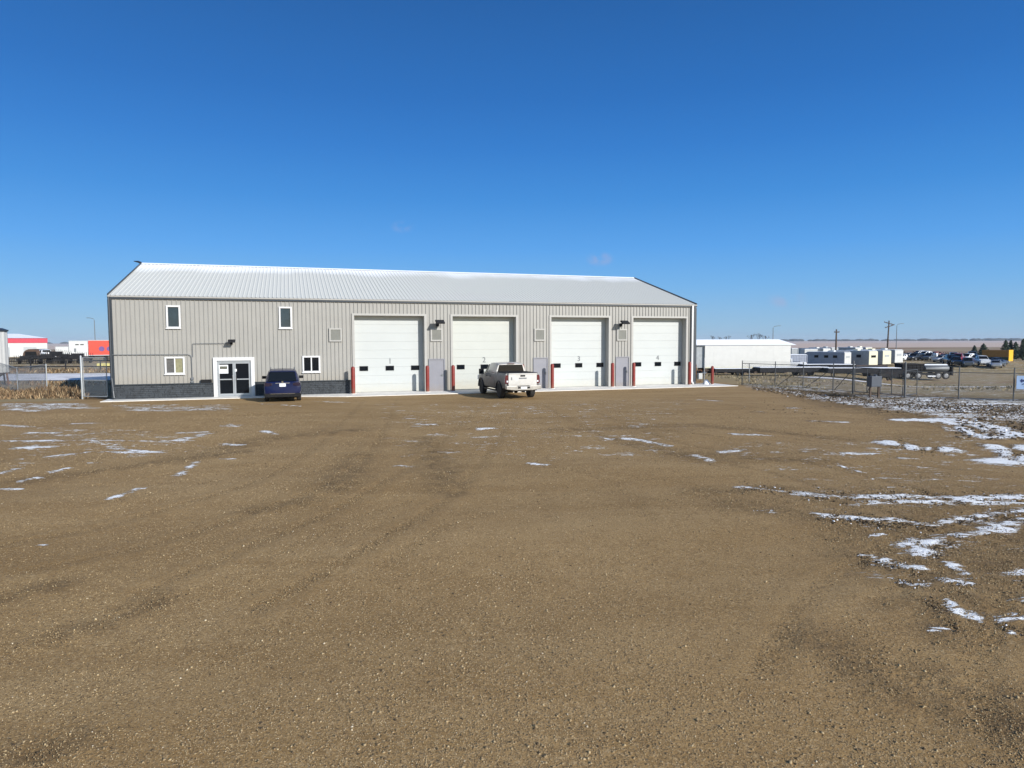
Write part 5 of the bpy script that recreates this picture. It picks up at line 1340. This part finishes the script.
# white building with red band
def span(px0, px1, Y, rz):
    a = at(px0, Y); b = at(px1, Y); k = b.x/b.y
    c, s_ = math.cos(rz), math.sin(rz)          # a + t*(c, s) lies on the line x = k*y
    return a, (k*a.y-a.x)/(c-k*s_)
a_, w_ = span(-22, 49, 150, R(38))
rb = thing('warehouse', 'white building with a dark red band under its roof at the far left', 'building', a_, R(38))
MB().box(0, w_, 0, 22, 0, 4.2).build('wall', 'plain_white', rb)
MB().box(-.1, w_+.1, -.12, 22.1, 3.15, 4.25).build('red_band', 'band_red', rb)
mb = MB(); mb.add([(-.3, -.3, 4.26), (w_+.2, -.3, 4.26), (w_+.2, 22, 4.26), (-.3, 22, 4.26), (w_*.25, 10, 5.35), (w_*.62, 10, 5.35)], [(0, 1, 2, 3), (0, 1, 5, 4), (2, 3, 4, 5), (0, 4, 3), (1, 2, 5)]); mb.build('roof', 'snow', rb)
for k in range(2): MB().box(3.5+k*5, 6+k*5, -.02, -.005, 0, 2.2).build('bay_door', 'rv_grey', rb)
# brown shelter
bs = thing('shelter', 'low brown arched shelter in front of the red banded building', 'shed', at(24, 128))
mb = MB(); pr = [(1.55+1.5*math.cos(a), 1.1*math.sin(a)+.9) for a in [k*math.pi/10 for k in range(11)]]; mb.prism([(3.05, 0)]+pr+[(.05, 0)], 'y', 0, 4); mb.build('cover', 'brown', bs)
mb = MB(); mb.box(.5, 2.6, -.03, -.005, 0, 1.5); mb.build('opening', 'black', bs)
# white truck
dup(PKb, at(53, 128), R(58), 'white pickup parked right of the brown arched shelter on the far left')
# long pale trailer
def cargo(label, px0, px1, Y, h0, h1, m, slots=False):
    a, w_ = span(px0, px1, Y, R(32)); t = thing('cargo_trailer', label, 'trailer', a, R(32))
    bevel(MB().box(0, w_, 0, 2.5, h0, h1).build('body', m, t), .03)
    mb = MB(); mb.box(-.02, w_+.02, -.025, -.003, h0, h0+.12); mb.box(-.02, w_+.02, -.025, -.003, h1-.1, h1-.004); mb.build('side_trim', 'galv', t)
    mb = MB(); mb.box(.05, w_-.05, .3, 2.2, h0-.2, h0-.003); mb.build('chassis', 'dark_steel', t)
    for x_ in (w_*.55, w_*.55+.9):
        for y in (.2, 2.3): MB().lathe([(.2, -.1), (.4, -.1), (.4, .1), (.2, .1)], 16, (x_, y, .4), 'y').build('wheel', 'rubber', t, smooth=35)
    MB().box(.15, .3, .4, .55, 0, h0-.2).build('landing_leg', 'dark_steel', t)
    if slots:
        for x_ in (.9, 1.6): MB().box(x_, x_+.5, -.03, -.026, h1-.75, h1-.6).build('vent', 'black', t)
        MB().box(.7, 1.0, -.03, -.026, h1-1.9, h1-1.3).build('hatch', 'grey_steel', t)
    return t
cargo('low white trailer between the white pickup and the white box trailer', 57, 70, 135, .9, 2.4, 'plain_white')
cargo('white box trailer touching the red trailer on the left', 70.5, 89.5, 112, .75, 3.5, 'plain_white', True)
rt = cargo('bright red trailer with round violet emblems next to the workshop corner', 90, 121, 114, .95, 3.6, 'bright_red')
for x_, r_ in ((1.9, .42), (3.0, .38)):
    MB().lathe([(r_, 0), (r_, .012)], 20, (x_, -.04, 2.1), 'y').build('emblem', 'violet', rt)
# equipment and pens in front: dark implements
def implement(label, loc, rz, group='dark farm implements in a row on the left'):
    t = thing('farm_implement', label, 'farm machine', loc, rz, group); rs = random.Random(4); mb = MB()
    mb.box(0, 4.2, 0, .15, .7, .85); mb.box(0, 4.2, 1.2, 1.35, .7, .85); mb.box(0, .12, 0, 1.3, .7, .85); mb.box(4.1, 4.2, 0, 1.3, .7, .85); mb.box(2, 2.15, -1.8, 0, .6, .72)
    mb.build('frame', 'dark_steel', t); mb = MB()
    for k in range(14): x_ = .1+k*.3; mb.tube([(x_, .1, .8), (x_+.05, -.15, .4), (x_, 0, .02)], .035, 5); mb.tube([(x_, 1.3, .8), (x_, 1.15, 1.25+.2*rs.random())], .03, 5)
    mb.box(0, 4.2, .06, .14, .74, .82); mb.box(0, 4.2, 1.26, 1.34, .74, .82); mb.box(2.0, 2.1, .06, 1.34, .75, .81)
    mb.build('tines', 'dark_steel', t)
    for x_ in (.6, 3.5): MB().lathe([(.15, -.1), (.42, -.1), (.42, .1), (.15, .1)], 16, (x_, 1.6, .42), 'x').build('wheel', 'rubber', t, smooth=35)
    MB().box(1.3, 2.8, .3, 1.1, .86, 1.2).build('seed_box', 'dark_steel', t)
    mb2 = MB(); mb2.box(0, 4.2, .1, .2, .62, .7)
    return t
I1 = implement('dark tined implement nearest the white ribbed tank', at(10, 100), R(8))
for i, (px, Y, lb) in enumerate(((20, 103, 'dark tined implement second from the white ribbed tank'), (31, 99, 'dark tined implement below the brown arched shelter'), (41, 104, 'dark tined implement below the white pickup on the left'), (51, 100, 'dark tined implement below the long low white trailer'), (62, 103, 'dark tined implement just left of the white box trailer'))):
    dup(I1, at(px, Y), R((-6, 12, 3, -9, 7)[i]), lb, scale=(1, 1, 1.0+.25*((i*7) % 3)))
# pale blocks
yb = thing('barrier_block', 'left one of two pale yellow concrete barriers below the red trailer', 'barrier', at(97.5, 88), 0, 'yellow barriers below the red trailer')
MB().prism([(0, 0), (0, .36), (.15, .45), (.55, .45), (.7, .36), (.7, 0)], 'x', 0, .85).build('block', 'yellow_block', yb)
dup(yb, at(105, 88), 0, 'right one of two pale yellow concrete barriers below the red trailer')
# weeds round the tank foot
# ================================================================== LIGHT, SKY
SUN_EL = R(24); S = BYAW+R(28)
to_sun = Vector((math.sin(S)*math.cos(SUN_EL), -math.cos(S)*math.cos(SUN_EL), math.sin(SUN_EL)))
sd = bpy.data.lights.new('sun', 'SUN'); sd.energy = 4.6; sd.angle = R(.5); sd.color = (1, .965, .91)
so = bpy.data.objects.new('sun', sd); COL.objects.link(so); so.rotation_euler = to_sun.to_track_quat('Z', 'Y').to_euler()
w = bpy.data.worlds.new('World'); scene.world = w; w.use_nodes = True
N = w.node_tree.nodes; L = w.node_tree.links; bg = N['Background']
sky = N.new('ShaderNodeTexSky'); sky.sky_type = 'NISHITA'; sky.sun_disc = False; sky.sun_elevation = SUN_EL
sky.sun_rotation = math.atan2(to_sun.x, to_sun.y); sky.altitude = 600; sky.air_density = 1.0; sky.dust_density = .35; sky.ozone_density = 2.2
hs = N.new('ShaderNodeHueSaturation'); hs.inputs['Saturation'].default_value = 1.15; L.new(sky.outputs[0], hs.inputs['Color'])
# three faint wisps of cloud
tc = N.new('ShaderNodeTexCoord'); nz = N.new('ShaderNodeTexNoise'); nz.inputs['Scale'].default_value = 38; nz.inputs['Detail'].default_value = 5
L.new(tc.outputs['Generated'], nz.inputs['Vector'])
sx = N.new('ShaderNodeSeparateXYZ'); L.new(tc.outputs['Generated'], sx.inputs[0])
grad = N.new('ShaderNodeValToRGB'); L.new(sx.outputs['Z'], grad.inputs[0]); ge = grad.color_ramp.elements
STR = .13; EXPO = .3
def skc(r, g, b): c = srgb(r, g, b); return tuple(v/(2**EXPO) for v in c[:3])+(1,)
stops_ = [(0, (148, 188, 220)), (.02, (140, 186, 223)), (.076, (110, 175, 233)), (.132, (84, 160, 234)), (.20, (60, 140, 219)), (.267, (46, 123, 205)), (.33, (38, 110, 190)), (.44, (33, 95, 167)), (.6, (34, 82, 148)), (1, (34, 74, 128))]
ge[0].position = 0; ge[0].color = skc(*stops_[0][1]); ge[1].position = 1; ge[1].color = skc(*stops_[-1][1])
for p_, c_ in stops_[1:-1]: q_ = ge.new(p_); q_.color = skc(*c_)
gsc = N.new('ShaderNodeVectorMath'); gsc.operation = 'SCALE'; L.new(grad.outputs[0], gsc.inputs[0]); gsc.inputs['Scale'].default_value = 1/STR
gmx = N.new('ShaderNodeMix'); gmx.data_type = 'RGBA'; 
yf = N.new('ShaderNodeMapRange'); L.new(sx.outputs['Y'], yf.inputs[0]); yf.inputs[1].default_value = -.25; yf.inputs[2].default_value = .25; yf.inputs[3].default_value = .15; yf.inputs[4].default_value = .93; L.new(yf.outputs[0], gmx.inputs[0]); L.new(hs.outputs[0], gmx.inputs[6]); L.new(gsc.outputs[0], gmx.inputs[7])
acc = None
for px, py, wd, am in ((403, 227, .020, .8), (600, 259, .024, 1.0), (787, 299, .03, .75)):
    d = (fw+cr*((px-512)/CAM_F)-cu*((py-384)/CAM_F)).normalized()
    sub = N.new('ShaderNodeVectorMath'); sub.operation = 'SUBTRACT'; L.new(tc.outputs['Generated'], sub.inputs[0]); sub.inputs[1].default_value = d
    scl = N.new('ShaderNodeVectorMath'); scl.operation = 'MULTIPLY'; L.new(sub.outputs[0], scl.inputs[0]); scl.inputs[1].default_value = (1, 1, 1.9)
    ln = N.new('ShaderNodeVectorMath'); ln.operation = 'LENGTH'; L.new(scl.outputs[0], ln.inputs[0])
    mr = N.new('ShaderNodeMapRange'); mr.interpolation_type = 'SMOOTHSTEP'; mr.inputs[1].default_value = 0; mr.inputs[2].default_value = wd; mr.inputs[3].default_value = am; mr.inputs[4].default_value = 0; L.new(ln.outputs['Value'], mr.inputs[0])
    if acc is None: acc = mr.outputs[0]
    else:
        ad = N.new('ShaderNodeMath'); L.new(acc, ad.inputs[0]); L.new(mr.outputs[0], ad.inputs[1]); acc = ad.outputs[0]
nm = N.new('ShaderNodeMapRange'); nm.inputs[1].default_value = .40; nm.inputs[2].default_value = .66; L.new(nz.outputs['Fac'], nm.inputs[0])
mu = N.new('ShaderNodeMath'); mu.operation = 'MULTIPLY'; L.new(acc, mu.inputs[0]); L.new(nm.outputs[0], mu.inputs[1])
mx = N.new('ShaderNodeMix'); mx.data_type = 'RGBA'; L.new(mu.outputs[0], mx.inputs[0]); L.new(gmx.outputs[2], mx.inputs[6]); mx.inputs[7].default_value = (2.6, 2.7, 4.0, 1)
L.new(mx.outputs[2], bg.inputs['Color']); bg.inputs['Strength'].default_value = STR
scene.view_settings.view_transform = 'Standard'; scene.view_settings.look = 'None'; scene.view_settings.gamma = 1; scene.view_settings.exposure = EXPO
scene.view_settings.use_curve_mapping = False
# the air: pale even haze round the whole scene
hz = MB().box(-6200, 6200, -300, 6300, -12, 40).build('haze', 'black'); tag(hz, 'thin pale air haze over the whole plain', 'haze', kind='stuff')
m = bpy.data.materials.new('haze'); m.use_nodes = True; NN = m.node_tree.nodes; NN.clear()
vo = NN.new('ShaderNodeVolumePrincipled'); vo.inputs['Color'].default_value = (.72, .82, .95, 1); vo.inputs['Density'].default_value = .00011; vo.inputs['Anisotropy'].default_value = 0
oo = NN.new('ShaderNodeOutputMaterial'); m.node_tree.links.new(vo.outputs[0], oo.inputs['Volume']); hz.data.materials.clear(); hz.data.materials.append(m)
